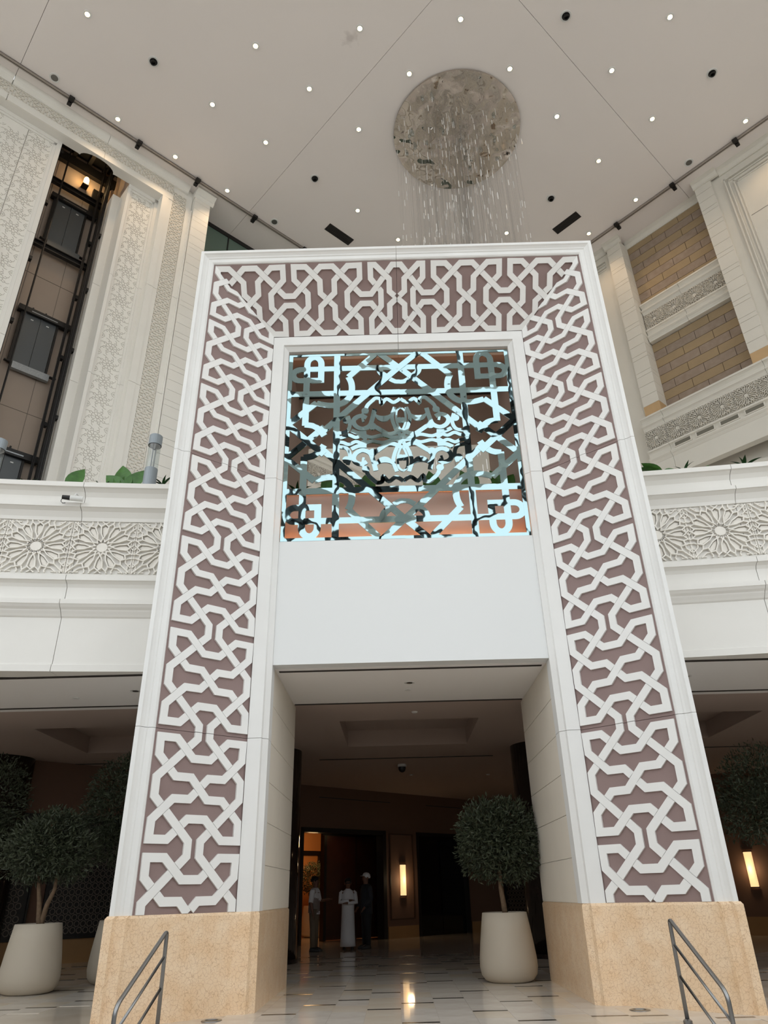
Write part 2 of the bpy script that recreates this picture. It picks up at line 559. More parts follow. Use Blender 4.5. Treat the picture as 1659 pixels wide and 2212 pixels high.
for ch, closed in strap_chains(tun, BW):
    qs = ribbon_quads(ch, SW, closed)
    for half in (-1, 1):
        out = []
        for q in qs:
            q = clip_poly(q, (0, -half), -.004)
            if q: q = clip_poly(q, (slope, 1), 3.36-.003)
            if q: q = clip_poly(q, (slope, -1), 3.36-.003)
            if q: out.append(q)
        if out:
            mb = MB(); solid(mb, out, frt, -.012, .028); obj('strap', mb, 'strap_stone', portal)

# plinths, reveals, piers, lintel
PLIN = [(-.035, 10.7), (-.035, 9.27), (.06, 9.27), (.085, 9.315), (.19, 9.335), (.215, 9.375), (1.245, 10.24), (1.45, 10.24), (1.475, 10.29), (1.546, 10.345), (1.546, 13.14), (1.2, 13.14), (1.2, 10.7)]
for sd in (-1, 1):
    rows = []
    for z, ins in ((0, 0), (PL_Z-.03, 0), (PL_Z, .02)):
        rows.append([(XC+sd*(W0-o-(ins if o < .2 else (-ins if o > 1.5 else 0))), y+(ins if y < 10.5 else 0), z) for o, y in PLIN])
    obj('plinth', MB().strip(rows, True, True), 'tan_marble', portal)
    cs = [1.07, 1.60, 2.125, 2.645, 3.175, 3.705, 4.257]
    for a, b in zip(cs[:-1], cs[1:]):
        for ya, yb in ((10.602, 11.55), (11.553, 13.12)):
            obj('reveal_slab', MB().box((XC+sd*2.047, ya, a+.004), (XC+sd*2.3, yb, b-.004)), 'reveal_stone', portal)
    obj('pier_core', MB().box((XC+sd*2.06, 10.6, 0.0), (XC+sd*3.57, 13.1, 11.74)), 'white_stone', portal)
    obj('tunnel_side', MB().box((XC+sd*2.045, 10.6, 6.1), (XC+sd*2.058, 13.7, 10.26)), 'tunnel_brown', portal)
obj('lintel_panel', MB().box((XC-2.046, 10.385, 4.257), (XC+2.046, 10.6, 6.285)), 'paint_white', portal)
obj('head_core', MB().box((XC-2.06, 10.61, 10.27), (XC+2.06, 13.7, 11.74)), 'white_stone', portal)
obj('tunnel_soffit', MB().box((XC-2.045, 10.56, 10.235), (XC+2.045, 11.76, 10.268)).box((XC-2.045, 11.86, 10.235), (XC+2.045, 13.7, 10.268)), 'tunnel_brown', portal)
obj('light_slot', MB().box((XC-2.04, 11.76, 10.26), (XC+2.04, 11.86, 10.30)), 'black_metal', portal)
obj('window_ledge', MB().box((XC-2.046, 10.6, 6.1), (XC+2.046, 10.80, 6.2)), 'sill_pink', portal)
obj('inner_parapet', MB().box((XC-2.04, 10.78, 6.2), (XC+2.04, 10.9, 7.36)).box((XC-2.04, 10.73, 7.36), (XC+2.04, 11.0, 7.45)), 'sill_pink', portal)
obj('light_strip', MB().box((XC-2.0, 10.70, 6.2), (XC+2.0, 10.73, 6.215)), 'led_warm', portal)

# ------------------------------------------------------------------ cut mirror screen in the portal window
def SM(a, b, c): return (XC-a*2.055, 10.42-c, 8.245+b*1.955)
def arc(cx, cy, rx, ry, a0, a1, n=10):
    return [(cx+rx*math.cos(math.radians(a0+(a1-a0)*i/n)), cy+ry*math.sin(math.radians(a0+(a1-a0)*i/n))) for i in range(n+1)]
def smooth_pts(p, n=5):
    out = []
    for i in range(len(p)-1):
        p0 = p[max(i-1, 0)]; p1 = p[i]; p2 = p[i+1]; p3 = p[min(i+2, len(p)-1)]
        for k in range(n):
            t = k/n
            out.append(tuple(.5*((2*p1[j])+(-p0[j]+p2[j])*t+(2*p0[j]-5*p1[j]+4*p2[j]-p3[j])*t*t+(-p0[j]+3*p1[j]-3*p2[j]+p3[j])*t**3) for j in (0, 1)))
    return out+[p[-1]]
SWD = .058
quarter = [
    ([(.0, .812), (.184, .812), (.89, .812)] , SWD),
    (arc(.885, .7455, .066, .0665, 90, -90, 14), SWD),
    ([(.887, .679), (.70, .679), (.70, .871)], SWD),
    (arc(.7635, .869, .0635, .085, 180, 0, 14), SWD),
    ([(.827, .871), (.827, .165)], SWD),
    ([(.215, .975), (.455, .709)], SWD),
    (smooth_pts([(.455, .709), (.430, .640), (.424, .557), (.440, .483), (.486, .424), (.554, .389), (.636, .386), (.733, .412)]), SWD),
    ([(.733, .419), (1.0, .160)], SWD),
    ([(-.19, 1.0), (.022, .787), (.23, .568), (.685, .085)], SWD),
    (smooth_pts([(.184, .825), (.164, .750), (.105, .695)]), SWD),
    ([(.557, 1.0), (.557, 0)], SWD),
    ([(1.0, .522), (0, .518)], SWD),
    (smooth_pts([(.83, .175), (.754, .158), (.70, .11), (.66, .05)]), SWD),
    ([(.97, .17), (.66, -.15)], SWD),
    (smooth_pts([(.085, .672), (.04, .642), (0, .638)]), SWD*.8),
    ([(.98, 1.0), (.98, 0)], .045),
    ([(1.0, .985), (0, .985)], .036),
    # arabesque
    (smooth_pts([(.309, .30), (.29, .37), (.245, .425), (.215, .452), (.175, .44), (.165, .39), (.12, .44), (.06, .40), (0, .44)]), .036),
    (smooth_pts([(.325, .30), (.335, .25), (.325, .19)]), .022),
    (smooth_pts([(.30, .235), (.345, .258), (.395, .235), (.41, .19), (.385, .14), (.33, .115), (.27, .15), (.245, .23), (.225, .33)]), .042),
    (smooth_pts([(.27, .16), (.22, .13), (.17, .09), (.11, .05), (.05, .065), (.0, .10)]), .042),
    (smooth_pts([(.05, .345), (.076, .25), (.07, .18), (.04, .09), (0, .02)]), .034),
    (smooth_pts([(0, .34), (.035, .30), (.04, .2), (.02, .12), (0, .09)]), .02),
    (smooth_pts([(.555, .02), (.5, .028), (.45, .05), (.39, .022), (.33, .045), (.257, .02), (.16, .04), (.08, .012), (0, .02)]), .034),
    (smooth_pts([(.46, .26), (.44, .17), (.47, .09), (.555, .07)]), .034),
    (smooth_pts([(.43, .10), (.37, .07), (.30, .07)]), .04),
    (smooth_pts([(.36, .045), (.30, .0)]), .03),
]
smb = MB(); lay = 0
def put(pts, wd, sx, sz):
    global lay
    lay += 1
    q = [(p[0]*sx, p[1]*sz) for p in pts]
    qm = [(x*2.055, y*1.955) for x, y in q]
    qs = []
    for quad in ribbon_quads(qm, wd*2.0):
        quad = clip_poly(quad, (1, 0), 2.04); quad = quad and clip_poly(quad, (-1, 0), 2.04)
        quad = quad and clip_poly(quad, (0, 1), 1.945); quad = quad and clip_poly(quad, (0, -1), 1.945)
        if quad: qs.append(quad)
    k = .0001*lay
    solid(smb, qs, lambda x, y, c: (XC-x, 10.42-c, 8.245+y), -.008, .004+k)
def disc2(cx, cy, r, sx, sz, hole=None):
    global lay
    lay += 1
    if hole is None:
        pts = [((cx*sx)*2.055+r*math.cos(a*PI/9), (cy*sz)*1.955+r*math.sin(a*PI/9)) for a in range(18)]
        quads = [pts]
    else:                                                # crescent bowl
        quads = []
        n = 14
        for i in range(n):
            def pp(t, inner):
                ang = math.radians(-205+t*230)
                R_ = r*(1 if not inner else 1)
                x = cx*2.055+R_*math.cos(ang); y = cy*1.955+R_*math.sin(ang)
                if inner:
                    x = cx*2.055+R_*.93*math.cos(ang); y = max(cy*1.955+.28*r+.45*r*math.sin(ang)*1.0, cy*1.955+R_*math.sin(ang))
                return (x*sx, y*sz)
            quads.append([pp(i/n, False), pp((i+1)/n, False), pp((i+1)/n, True), pp(i/n, True)])
    solid(smb, quads, lambda x, y, c: (XC-x, 10.42-c, 8.245+y), -.008, .004+.0001*lay)
for sx in (-1, 1):
    for sz in (-1, 1):
        for pts, wd in quarter: put(pts, wd, sx, sz)
        disc2(.309, .313, .066, sx, sz)
        disc2(.015, .2, .06, sx, sz)
        disc2(.152, .262, .145, sx, sz, True)
        disc2(.25, .14, .075, sx, sz)
        disc2(.47, .21, .07, sx, sz)
screen = obj('mirror_screen', smb, 'screen_mirror')
tag(screen, 'cut mirror screen of interlaced bands in the portal window', 'screen')

# ------------------------------------------------------------------ floors
floor = obj('floor', MB().box((-17, 8.6, -.4), (22, 36, 0)), 'floor_plain'); tag(floor, 'polished pale marble floor with short black inlays', kind='structure')
lower = obj('floor_lower', MB().box((-40, -40, -.9), (40, 8.0, -.35)), 'hall_floor'); tag(lower, kind='structure')
steps = obj('floor_steps', MB().box((-17, 8.0, -.4), (22, 8.3, -.35)).box((-17, 8.3, -.4), (22, 8.61, -.175)), 'hall_floor'); tag(steps, kind='structure')
TWD = .413
x_org = -1.225
strips = {(9, 9.45), (11, 9.2), (-1, 10.18), (-1, 12.06), (0, 10.915), (0, 13.0), (1, 11.33), (1, 12.43), (2, 10.41), (2, 12.05), (3, 9.34), (3, 10.9), (3, 13.2), (4, 11.3), (4, 13.38), (5, 10.08), (5, 12.02), (6, 9.31), (6, 10.85), (6, 13.6), (7, 11.26), (7, 12.42), (8, 9.5), (8, 13.1), (9, 12.5)}
rnd = random.Random(3)
for c in range(-15, 18):
    y = 14.1+rnd.random()*1.2
    while y < 19:
        strips.add((c, round(y, 2))); y += 1.1+rnd.random()*1.1
    if c < -5 or c > 8:
        y = 10.9+rnd.random()*1.2
        while y < 14:
            strips.add((c, round(y, 2))); y += 1.1+rnd.random()*1.1
tile_me = {}
for mname in ('floor_marble', 'floor_marble_warm'):
    me = MB().box((0, 0, 0), (TWD-.002, .533, .004)).mesh('floor_tile'); me.materials.append(MATS[mname]); tile_me[mname] = me
def tile(c, y):
    mname = 'floor_marble_warm' if rnd.random() < .3 else 'floor_marble'
    o = bpy.data.objects.new('floor_tile', tile_me[mname]); link(o, floor)
    o.location = (x_org+c*TWD, y, 0)
for c in range(-2, 9):
    off = min([y for cc, y in strips if cc == c] or [10])
    y = off-.535*math.ceil((off-9.0)/.535)
    while y < 15.2:
        tile(c, y); y += .535
for c in range(9, 14):
    y = 9.31-.535+(.27 if c % 2 else 0)
    while y < 10.6: tile(c, y); y += .535
for c in list(range(-14, -5)):
    off = min([y for cc, y in strips if cc == c] or [11]); y = off-.535
    while y < 14: tile(c, y); y += .535
ime = MB().box((0, -.034, 0), (TWD-.008, .034, .0052)).mesh('black_inlay'); ime.materials.append(MATS['inlay_black'])
for c, y in sorted(strips):
    o = bpy.data.objects.new('black_inlay', ime); link(o, floor); o.location = (x_org+c*TWD+.004, y, 0)
for nm, x, y in (('left', -2.14, 9.82), ('right', 2.72, 9.86)):
    t = thing('floor_uplight', 'round steel uplight set in the floor before the %s plinth' % nm, 'uplight', (x, y, 0), 'uplights in the floor')
    obj('rim', MB().lathe([(.075, .004), (.075, .012), (.115, .010), (.118, .002)], (x, y, 0), 28, False), 'steel', t, smooth=True)
    obj('lens', MB().lathe([(.0, .007), (.076, .007)], (x, y, 0), 28, False), 'clear_glass', t)

# ------------------------------------------------------------------ atrium ceiling
ceil_core = obj('ceiling', MB().box((-6.9, -6.9, 26.5), (25, 19.1, 26.8), E).box((8.2, 19.1, 26.5), (25, 24, 26.8), E), 'ceiling_paint'); tag(ceil_core, kind='structure')
for a0, a1, bm in ((-6.9, .745, 19.1), (.757, 8.2, 19.1), (8.2, 9.772, 24), (9.784, 25, 24)):
    for b0, b1 in ((-6.9, 5.925), (5.937, bm)):
        obj('ceiling_panel', MB().box((a0, b0, 26.2), (a1, b1, 26.49), E), 'ceiling_paint', ceil_core)
obj('ceiling_groove', MB().box((-6.9, -6.9, 26.49), (25, 19.1, 26.5), E), 'groove', ceil_core)

# ------------------------------------------------------------------ relief tiles
def rosette_mesh(name, w, h, m):
    mb = MB(); fr = lambda x, y, c: (x*w, y*h, c)
    def rib(pts, wd=.026, c1=.034, closed=False):
        qs = []
        for q in ribbon_quads(pts, wd, closed):
            for n_ in ((1, 0), (-1, 0), (0, 1), (0, -1)):
                q = q and clip_poly(q, n_, .498)
            if q: qs.append(q)
        if qs: solid(mb, qs, fr, 0, c1)
    pol = lambda r, t: (r*math.cos(math.radians(t)), r*math.sin(math.radians(t)))
    for k in range(12):
        t = 30*k
        R_ = .43 if k % 3 else .42
        ring = [pol(.16, t), pol(.27, t-9.5), pol(R_-.02, t-8.5), pol(R_+.03, t), pol(R_-.02, t+8.5), pol(.27, t+9.5)]
        rib(ring, .019, .062, True)
        for s in (-1, 1):                                # lines running on past the petal tip to the middle star
            a = pol(.27, t+9.5*s); b = pol(.175, t); L_ = math.dist(a, b)
            e = (b[0]+(b[0]-a[0])/L_*.085, b[1]+(b[1]-a[1])/L_*.085); rib([b, e], .02, .046)
        inner = [pol(.20, t), pol(.275, t-5.6), pol(R_-.04, t-5.6), pol(R_-.005, t), pol(R_-.04, t+5.6), pol(.275, t+5.6)]
        mb.prism(inner, 0, .028, fr)
        tt = t+15
        rib([pol(R_-.02, tt-6.5), pol(.475, tt), pol(R_-.02, tt+6.5)], .019, .055); rib([pol(.475, tt), pol(.68, tt)], .019, .05); rib([pol(R_+.03, t), pol(.50, t+6), pol(.62, t+8)], .017, .045); rib([pol(R_+.03, t), pol(.50, t-6), pol(.62, t-8)], .017, .045)
    mb.prism([pol(.088, 30*k+15) for k in range(12)], 0, .03, fr)
    for sx in (-1, 1):
        rib([(sx*.49, -.5), (sx*.49, .5)], .018, .026); rib([(sx*.44, .5), (sx*.44, .34), (sx*.5, .29)], .018, .030); rib([(sx*.44, -.5), (sx*.44, -.34), (sx*.5, -.29)], .018, .030)
        rib([(sx*.38, .47), (sx*.30, .47)], .02, .03); rib([(sx*.38, -.47), (sx*.30, -.47)], .02, .03)
        rib([(sx*.5, .16), (sx*.445, .10), (sx*.445, -.10), (sx*.5, -.16)], .018, .03)
        for sy in (-1, 1): mb.prism([(sx*.475, sy*.475), (sx*.40, sy*.475), (sx*.475, sy*.40)], 0, .022, fr)
    me = mb.mesh(name); me.materials.append(MATS[m]); return me
ROS = rosette_mesh('rosette_relief', 1.02, .93, 'white_relief')
ROS_FAR = rosette_mesh('rosette_relief', .80, .80, 'cream_relief')

def star_mesh(w, h):
    mb = MB(); fr = lambda x, y, c: (x*w, y*h, c)
    pol = lambda r, t: (r*math.cos(math.radians(t)), r*math.sin(math.radians(t)))
    def rib(pts, wd=.022, closed=False):
        qs = []
        for q in ribbon_quads(pts, wd, closed):
            for n_ in ((1, 0), (-1, 0), (0, 1), (0, -1)): q = q and clip_poly(q, n_, .5)
            if q: qs.append(q)
        if qs: solid(mb, qs, fr, 0, .006)
    rib([pol(.062 if k % 2 else .085, 22.5*k) for k in range(16)], .012, True)
    for k in range(8):
        t = 45*k+22.5
        rib([pol(.085, t-22.5), pol(.17, t-16), pol(.21, t-22.5)], .011)
        rib([pol(.21, t-22.5), pol(.255, t-12), pol(.235, t), pol(.255, t+12), pol(.21, t+22.5)], .011)
        rib([pol(.255, t-12), pol(.34, t-14), pol(.38, t-4), pol(.34, t+6), pol(.30, t)], .011)
        rib([pol(.38, t-4), pol(.46, t), pol(.52, t+10)], .011)
    for sx in (-1, 1):
        for sy in (-1, 1): rib([(sx*.5, sy*.36), (sx*.43, sy*.38), (sx*.40, sy*.44), (sx*.36, sy*.5)], .011); rib([(sx*.5, sy*.46), (sx*.45, sy*.47), (sx*.43, sy*.5)], .011)
    me = mb.mesh('star_relief'); me.materials.append(MATS['groove_line']); return me
mat('groove_line', (166, 158, 144), .8)
STAR = star_mesh(.78, .70)

def weave_mesh(bw, m):                                   # one repeat of the woven border, running along local y
    k = bw/BW
    chs = strap_chains([(0, 1, False, False, 0, 1), (per, -1, False, True, 0, 0)], BW)
    mb = MB()
    for ch, cl in chs: solid(mb, ribbon_quads(ch, SW*1.05, cl), lambda x, y, c: (x*k-bw/2, y*k, c), 0, .03)
    me = mb.mesh('woven_relief'); me.materials.append(MATS[m]); return me, per*k
WEAVE, WPER = weave_mesh(.55, 'cream_relief')

# ------------------------------------------------------------------ left atrium wall with the lift shaft
mb = MB()
mb.box((-15, 19.42, 0), (2.75, 20.0, 25.05), E)
mb.box((5.25, 19.47, 6.7), (6.42, 21.5, 25.05), E)
mb.box((6.42, 19.06, 6.7), (7.62, 20.5, 25.05), E)
mb.box((-15, 19.06, 25.1), (7.62, 19.14, 26.2), E)
mb.box((7.6, 19.2, 6.7), (8.28, 20.5, 26.2), E)
mb.box((8.28, 19.85, 4.3), (24, 20.2, 22.6), E)
wl = obj('wall_left', mb, 'lit_left_stone'); tag(wl, 'cream carved stone wall with an open lift shaft', kind='structure')
zs = [6.7, 11.8, 16.1, 20.4, 25.05]
for a, b in zip(zs[:-1], zs[1:]):
    g = .006
    obj('frame_trim', MB().box((6.42, 19.0, a+g), (6.66, 19.07, b-g), E).box((6.66, 19.02, a+g), (6.83, 19.07, b-g), E), 'lit_left_stone', wl)
    obj('frame_trim', MB().box((7.38, 18.98, a+g), (7.56, 19.07, b-g), E).box((7.56, 18.94, a+g), (7.62, 19.07, b-g), E), 'lit_left_stone', wl)
    obj('panel_frame', MB().box((5.25, 19.40, a+g), (5.36, 19.48, b-g), E).box((5.36, 19.44, a+g), (5.44, 19.48, b-g), E), 'pale_panel', wl)
    obj('panel_frame', MB().box((6.30, 19.38, a+g), (6.42, 19.48, b-g), E).box((6.22, 19.43, a+g), (6.30, 19.48, b-g), E), 'pale_panel', wl)
    obj('shaft_jamb', MB().box((4.98, 20.2, a+g), (5.26, 21.5, b-g), E), 'pale_panel', wl)
    obj('panel_frame', MB().box((2.60, 19.36, a+g), (2.75, 19.43, b-g), E).box((2.50, 19.39, a+g), (2.60, 19.43, b-g), E), 'pale_panel', wl)
for a, b in ((-15, -3.8), (-3.79, .74), (.76, 4.1), (4.11, 7.38)):
    obj('frame_trim', MB().box((a, 19.0, 25.05), (min(b, 6.83), 19.07, 25.25), E).box((a, 19.02, 25.25), (min(b, 6.83), 19.07, 25.39), E), 'lit_left_stone', wl)
    obj('cornice', MB().prism([(19.07, 25.87), (18.98, 25.87), (18.98, 25.95), (18.88, 26.05), (18.80, 26.2), (19.07, 26.2)], a, b, lambda p, q, c: E(c, p, q)), 'lit_left_stone', wl)
obj('panel_frame', MB().box((5.25, 19.38, 24.88), (6.42, 19.48, 25.05), E).box((5.36, 19.43, 24.78), (6.3, 19.48, 24.88), E), 'pale_panel', wl)
obj('panel_frame', MB().box((-15, 19.36, 24.88), (2.75, 19.43, 25.05), E).box((-15, 19.39, 24.78), (2.6, 19.43, 24.88), E), 'pale_panel', wl)
# soffit over the shaft with a round bite for the lift car
sp = [(-15, 19.07), (-15, 19.40), (3.30, 19.40)] + [(4.0+.62*math.cos(a), 19.42-.30*math.sin(a)) for a in [PI-PI*k/12 for k in range(13)]] + [(4.7, 19.40), (6.42, 19.40), (6.42, 19.07)]
obj('soffit_board', MB().prism(sp, 25.055, 25.12, E), 'pale_panel', wl)
# reliefs
z = 25.03-WPER
while z > 11: obj('woven_relief', WEAVE, None, wl, on_left(7.105, z, 19.06)); z -= WPER
a = 6.83
WH = Matrix.Rotation(PI/2, 4, 'Z')
while a > -3: obj('woven_relief', WEAVE, None, wl, on_left(a, 25.63, 19.06) @ WH @ Matrix.Translation((0, 0, 0))); a -= WPER
obj('woven_relief', WEAVE, None, wl, on_left(7.105, 25.05, 19.06))
z = 24.42
while z > 11.5: obj('star_relief', STAR, None, wl, on_left(5.83, z, 19.47)); z -= .70
for i in range(4):
    a = 2.08-i*.80; z = 24.42-(.35 if i % 2 else 0)
    while z > 14 - i*2: obj('star_relief', STAR, None, wl, on_left(a, z, 19.42)); z -= .70
for a in (1.66, .72):
    obj('panel_joint', MB().box((a, 19.412, 12), (a+.012, 19.425, 24.78), E), 'groove', wl)
ring = MB()
rr = [[tuple(on_left(-1.28, 18.35, 19.42) @ Vector((r*math.cos(t), r*math.sin(t), h))) for r, h in ((3.10, 0), (3.12, .07), (3.25, .07), (3.27, .03), (3.37, .03), (3.37, 0))] for t in [2*PI*k/72 for k in range(73)]]
ring.strip(rr); obj('ring_moulding', ring, 'pale_panel', wl)
# stone pilaster
z = 7.0; k = 0
while z < 25.75:
    h_ = .42 if k % 4 != 3 else .22
    obj('stone_block', MB().box((7.64, 18.86, z+.005), (8.30, 19.25, min(z+h_, 25.8)-.005), E), 'lit_left_stone', wl); z += h_; k += 1
obj('capital', MB().prism([(18.86, 25.8), (18.78, 25.9), (18.78, 25.98), (18.6, 26.12), (18.6, 26.2), (19.3, 26.2), (19.3, 25.8)], 7.6, 8.42, lambda p, q, c: E(c, p, q)), 'lit_left_stone', wl)

# balcony profile (forward, height) used for every parapet
def prof_main():
    return [(-.35, 4.257), (0, 4.257), (0, 4.36), (-.025, 4.375), (-.025, 5.10), (0, 5.12), (.02, 5.15), (.05, 5.19), (.06, 5.21), (.10, 5.24), (.13, 5.275), (.14, 5.28), (.14, 5.355), (.01, 5.375), (-.01, 5.39), (-.01, 5.60), (.02, 5.65), (.07, 5.685), (.10, 5.69), (.10, 5.775), (-.03, 5.845), (-.075, 5.85), (-.075, 6.80), (-.04, 6.80), (-.03, 6.86), (.02, 6.95), (.08, 6.995), (.10, 7.0), (.10, 7.07), (0, 7.09), (-.015, 7.10), (-.015, 7.24), (.03, 7.31), (.09, 7.355), (.13, 7.365), (.13, 7.45), (-.35, 7.45)]
def yref(x): return 10.73-.011*(x-XC)**2
def wing(root, x0, x1):
    n = max(4, int(abs(x1-x0)/.45)); rows = []
    for i in range(n+1):
        x = x0+(x1-x0)*i/n
        rows.append([(x, yref(x)-d, z) for d, z in prof_main()])
    obj('parapet_block', MB().strip(rows, True, True), 'balcony_stone', root)
for nm, blocks, cx in (('left', ((-9.4, -5.085), (-5.075, -3.25)), [-3.66, -4.68, -5.71, -6.73, -7.76, -8.8]), ('right', ((3.84, 5.765), (5.775, 9.8)), [4.42, 5.42, 6.44, 7.46, 8.5])):
    root = thing('balcony', 'white balcony parapet with a rosette frieze on the %s of the portal' % nm, 'balcony', (cx[1], 10.7, 4.257), kind='thing')
    for a, b in blocks: wing(root, a, b)
    for x in cx:
        sl = math.atan(-.022*(x-XC)); ex = Vector((math.cos(sl), math.sin(sl), 0)); ez = Vector((math.sin(sl), -math.cos(sl), 0))
        o_ = Vector((x, yref(x)+.075, 6.325))
        obj('rosette_relief', ROS, None, root, Matrix(((ex.x, 0, ez.x, o_.x), (ex.y, 0, ez.y, o_.y), (0, 1, 0, o_.z), (0, 0, 0, 1))))
mezz = obj('floor_mezzanine', MB().box((-16, 11.0, 6.45), (21, 34, 6.75)), 'soffit_paint'); tag(mezz, kind='structure')

# ------------------------------------------------------------------ right atrium wall
mb = MB()
mb.box((23.24, 5.0, 4.3), (23.6, 19.8, 26.2), E)
mb.box((22.72, -15, 6.7), (23.4, 5.0, 26.2), E)
mb.box((22.72, 9.6, 6.7), (23.4, 10.9, 26.2), E)
mb.box((23.0, -15, 0), (23.6, 19.8, 4.3), E)
wr = obj('wall_right', mb, 'cream_stone'); tag(wr, 'cream stone wall with brick bays and balconies', kind='structure')
obj('mortar_bed', MB().box((23.215, 5.5, 16.5), (23.245, 9.1, 26.0), E), 'mortar', wr)
row = 0; z = 16.95
while z < 26.0:
    hgt = .392
    if 20.55 < z+.2 < 22.4:
        z += hgt; row += 1; continue
    b = 9.02-(.55 if row % 2 else 1.18) if True else 0
    hi = 9.02
    lo = b
    while hi > 5.5:
        lo_ = max(lo, 5.5)
        obj('brick', MB().box((23.19+rnd.random()*.006, lo_+.009, z+.009), (23.23, hi-.009, min(z+hgt, 26.0)-.009), E), 'mauve_brick' if row % 2 else 'tan_brick', wr)
        hi = lo; lo = hi-1.18
    z += hgt; row += 1
def pil(b0, b1, e1f):
    obj('pilaster_base', MB().box((e1f, b0, 16.2), (23.3, b1, 17.45), E), 'tan_block', wr)
    z = 17.45; k = 0
    while z < 26.0:
        h_ = (.46, .46, .46, .2, .62, .2)[k % 6]
        obj('stone_block', MB().box((e1f, b0, z+.006), (23.3, b1, min(z+h_, 26.05)-.006), E), 'cream_stone', wr); z += h_; k += 1
pil(4.92, 5.56, 22.56); pil(8.98, 9.62, 22.56)
# panel mouldings
for b0, b1 in ((-15, 4.5), (9.85, 10.9)):
    for i, (o, dpt) in enumerate(((0, .10), (.12, .05), (.30, .075), (.40, .03))):
        t = .05
        top = 25.55-o
        obj('panel_moulding', MB().box((22.72-dpt, b1-o-t, 6.7), (22.73, b1-o, top), E).box((22.72-dpt, b0, top-t), (22.73, b1-o, top), E), 'cream_stone', wr)
for z in (13.2, 18.9, 23.2):
    obj('panel_joint', MB().box((22.71, -15, z), (22.725, 4.1, z+.012), E), 'groove', wr)
for b0, b1, e0 in ((5.5, 9.0, 23.2), (4.6, 5.6, 22.56), (8.9, 9.7, 22.56), (-15, 4.6, 22.7), (9.7, 19.8, 22.7)):
    obj('cornice', MB().prism([(e0+.05, 25.9), (e0-.04, 25.9), (e0-.04, 25.98), (e0-.12, 26.08), (e0-.12, 26.13), (e0-.22, 26.2), (e0+.05, 26.2)], b0, b1, lambda p, q, c: E(p, c, q)), 'cream_stone', wr)
def far_profile(zb, s, short):
    z0 = 5.04 if short else 4.257
    P = [(d*s, zb+(z-z0)*s) for d, z in ([(-.35, 5.04), (0, 5.04)]+prof_main()[5:] if short else prof_main())]
    return P
def far_balcony(label, along, a0, a1, face, zb, s, joints, short=True):
    """along 'e2': runs on the right wall; 'e1': runs on the left wall."""
    root = thing('balcony', label, 'balcony', E(face, (a0+a1)/2, zb) if along == 'e2' else E((a0+a1)/2, face, zb))
    pr_ = far_profile(zb, s, short)
    cuts = [a0]+joints+[a1]
    for p, q in zip(cuts[:-1], cuts[1:]):
        rows = []
        for c in (p+.005, q-.005):
            rows.append([E(face-d, c, z) if along == 'e2' else E(c, face-d, z) for d, z in pr_])
        obj('parapet_block', MB().strip(rows, True, True), 'cream_stone', root)
    n = max(1, round((a1-a0)/.82)); st = (a1-a0)/n
    zc = zb+(6.325-(5.04 if short else 4.257))*s
    for i in range(n):
        c = a0+st*(i+.5)
        mx = on_right(c, zc, face+.075*s) if along == 'e2' else on_left(c, zc, face+.075*s)
        obj('rosette_relief', ROS_FAR, None, root, mx @ Matrix.Diagonal((st/.82, .93*s/.80, 1.6, 1)))
    return root
far_balcony('upper balcony with rosette frieze between the brick bays, right of portal', 'e2', 5.58, 8.96, 23.0, 20.5, .80, [7.3])
b2 = far_balcony('lower balcony with rosette frieze and vent slots under the brick bays', 'e2', -6, 9.75, 22.36, 14.1, .85, [-2, 2.2, 5.2, 8.9], False)
for i, (p, q) in enumerate(((8.72, 8.14), (7.90, 7.28), (7.04, 6.43), (6.18, 5.58), (5.3, 4.7))):
    obj('vent_grille', MB().box((22.335, q, 15.14), (22.38, p, 15.32), E), 'vent_grey', b2)
    obj('vent_frame', MB().box((22.32, q-.04, 15.10), (22.38, p+.04, 15.14), E).box((22.32, q-.04, 15.32), (22.38, p+.04, 15.36), E).box((22.32, q-.04, 15.14), (22.38, q, 15.32), E).box((22.32, p, 15.14), (22.38, p+.04, 15.32), E), 'cream_stone', b2)
far_balcony('far balcony with rosette frieze seen through the mirror screen', 'e1', 8.4, 22.3, 19.45, 14.9, .80, [12, 16, 20])
# arch moulding under the lower balcony
rr = [[tuple(on_right(6.6, 12.1, 22.95) @ Vector((r*math.cos(t), r*math.sin(t), h))) for r, h in ((1.35, 0), (1.35, .1), (1.5, .1), (1.52, .05), (1.62, .05), (1.62, 0))] for t in [PI*k/20 for k in range(21)]]
obj('arch_moulding', MB().strip(rr), 'cream_stone', wr)
# green glazing high behind the portal
win = obj('window_1', MB().box((8.3, 19.86, 22.55), (24, 19.9, 22.75), E).box((8.3, 19.86, 26.0), (24, 19.9, 26.2), E), 'dark_metal'); tag(win, 'green tinted glazing above the portal corner', kind='structure')
a = 8.3
while a < 22:
    obj('pane', MB().box((a+.02, 19.90, 22.7), (a+1.43, 19.92, 26.1), E), 'green_glass', win); obj('mullion', MB().box((a-.02, 19.86, 22.7), (a+.02, 19.93, 26.1), E), 'dark_metal', win); a += 1.45

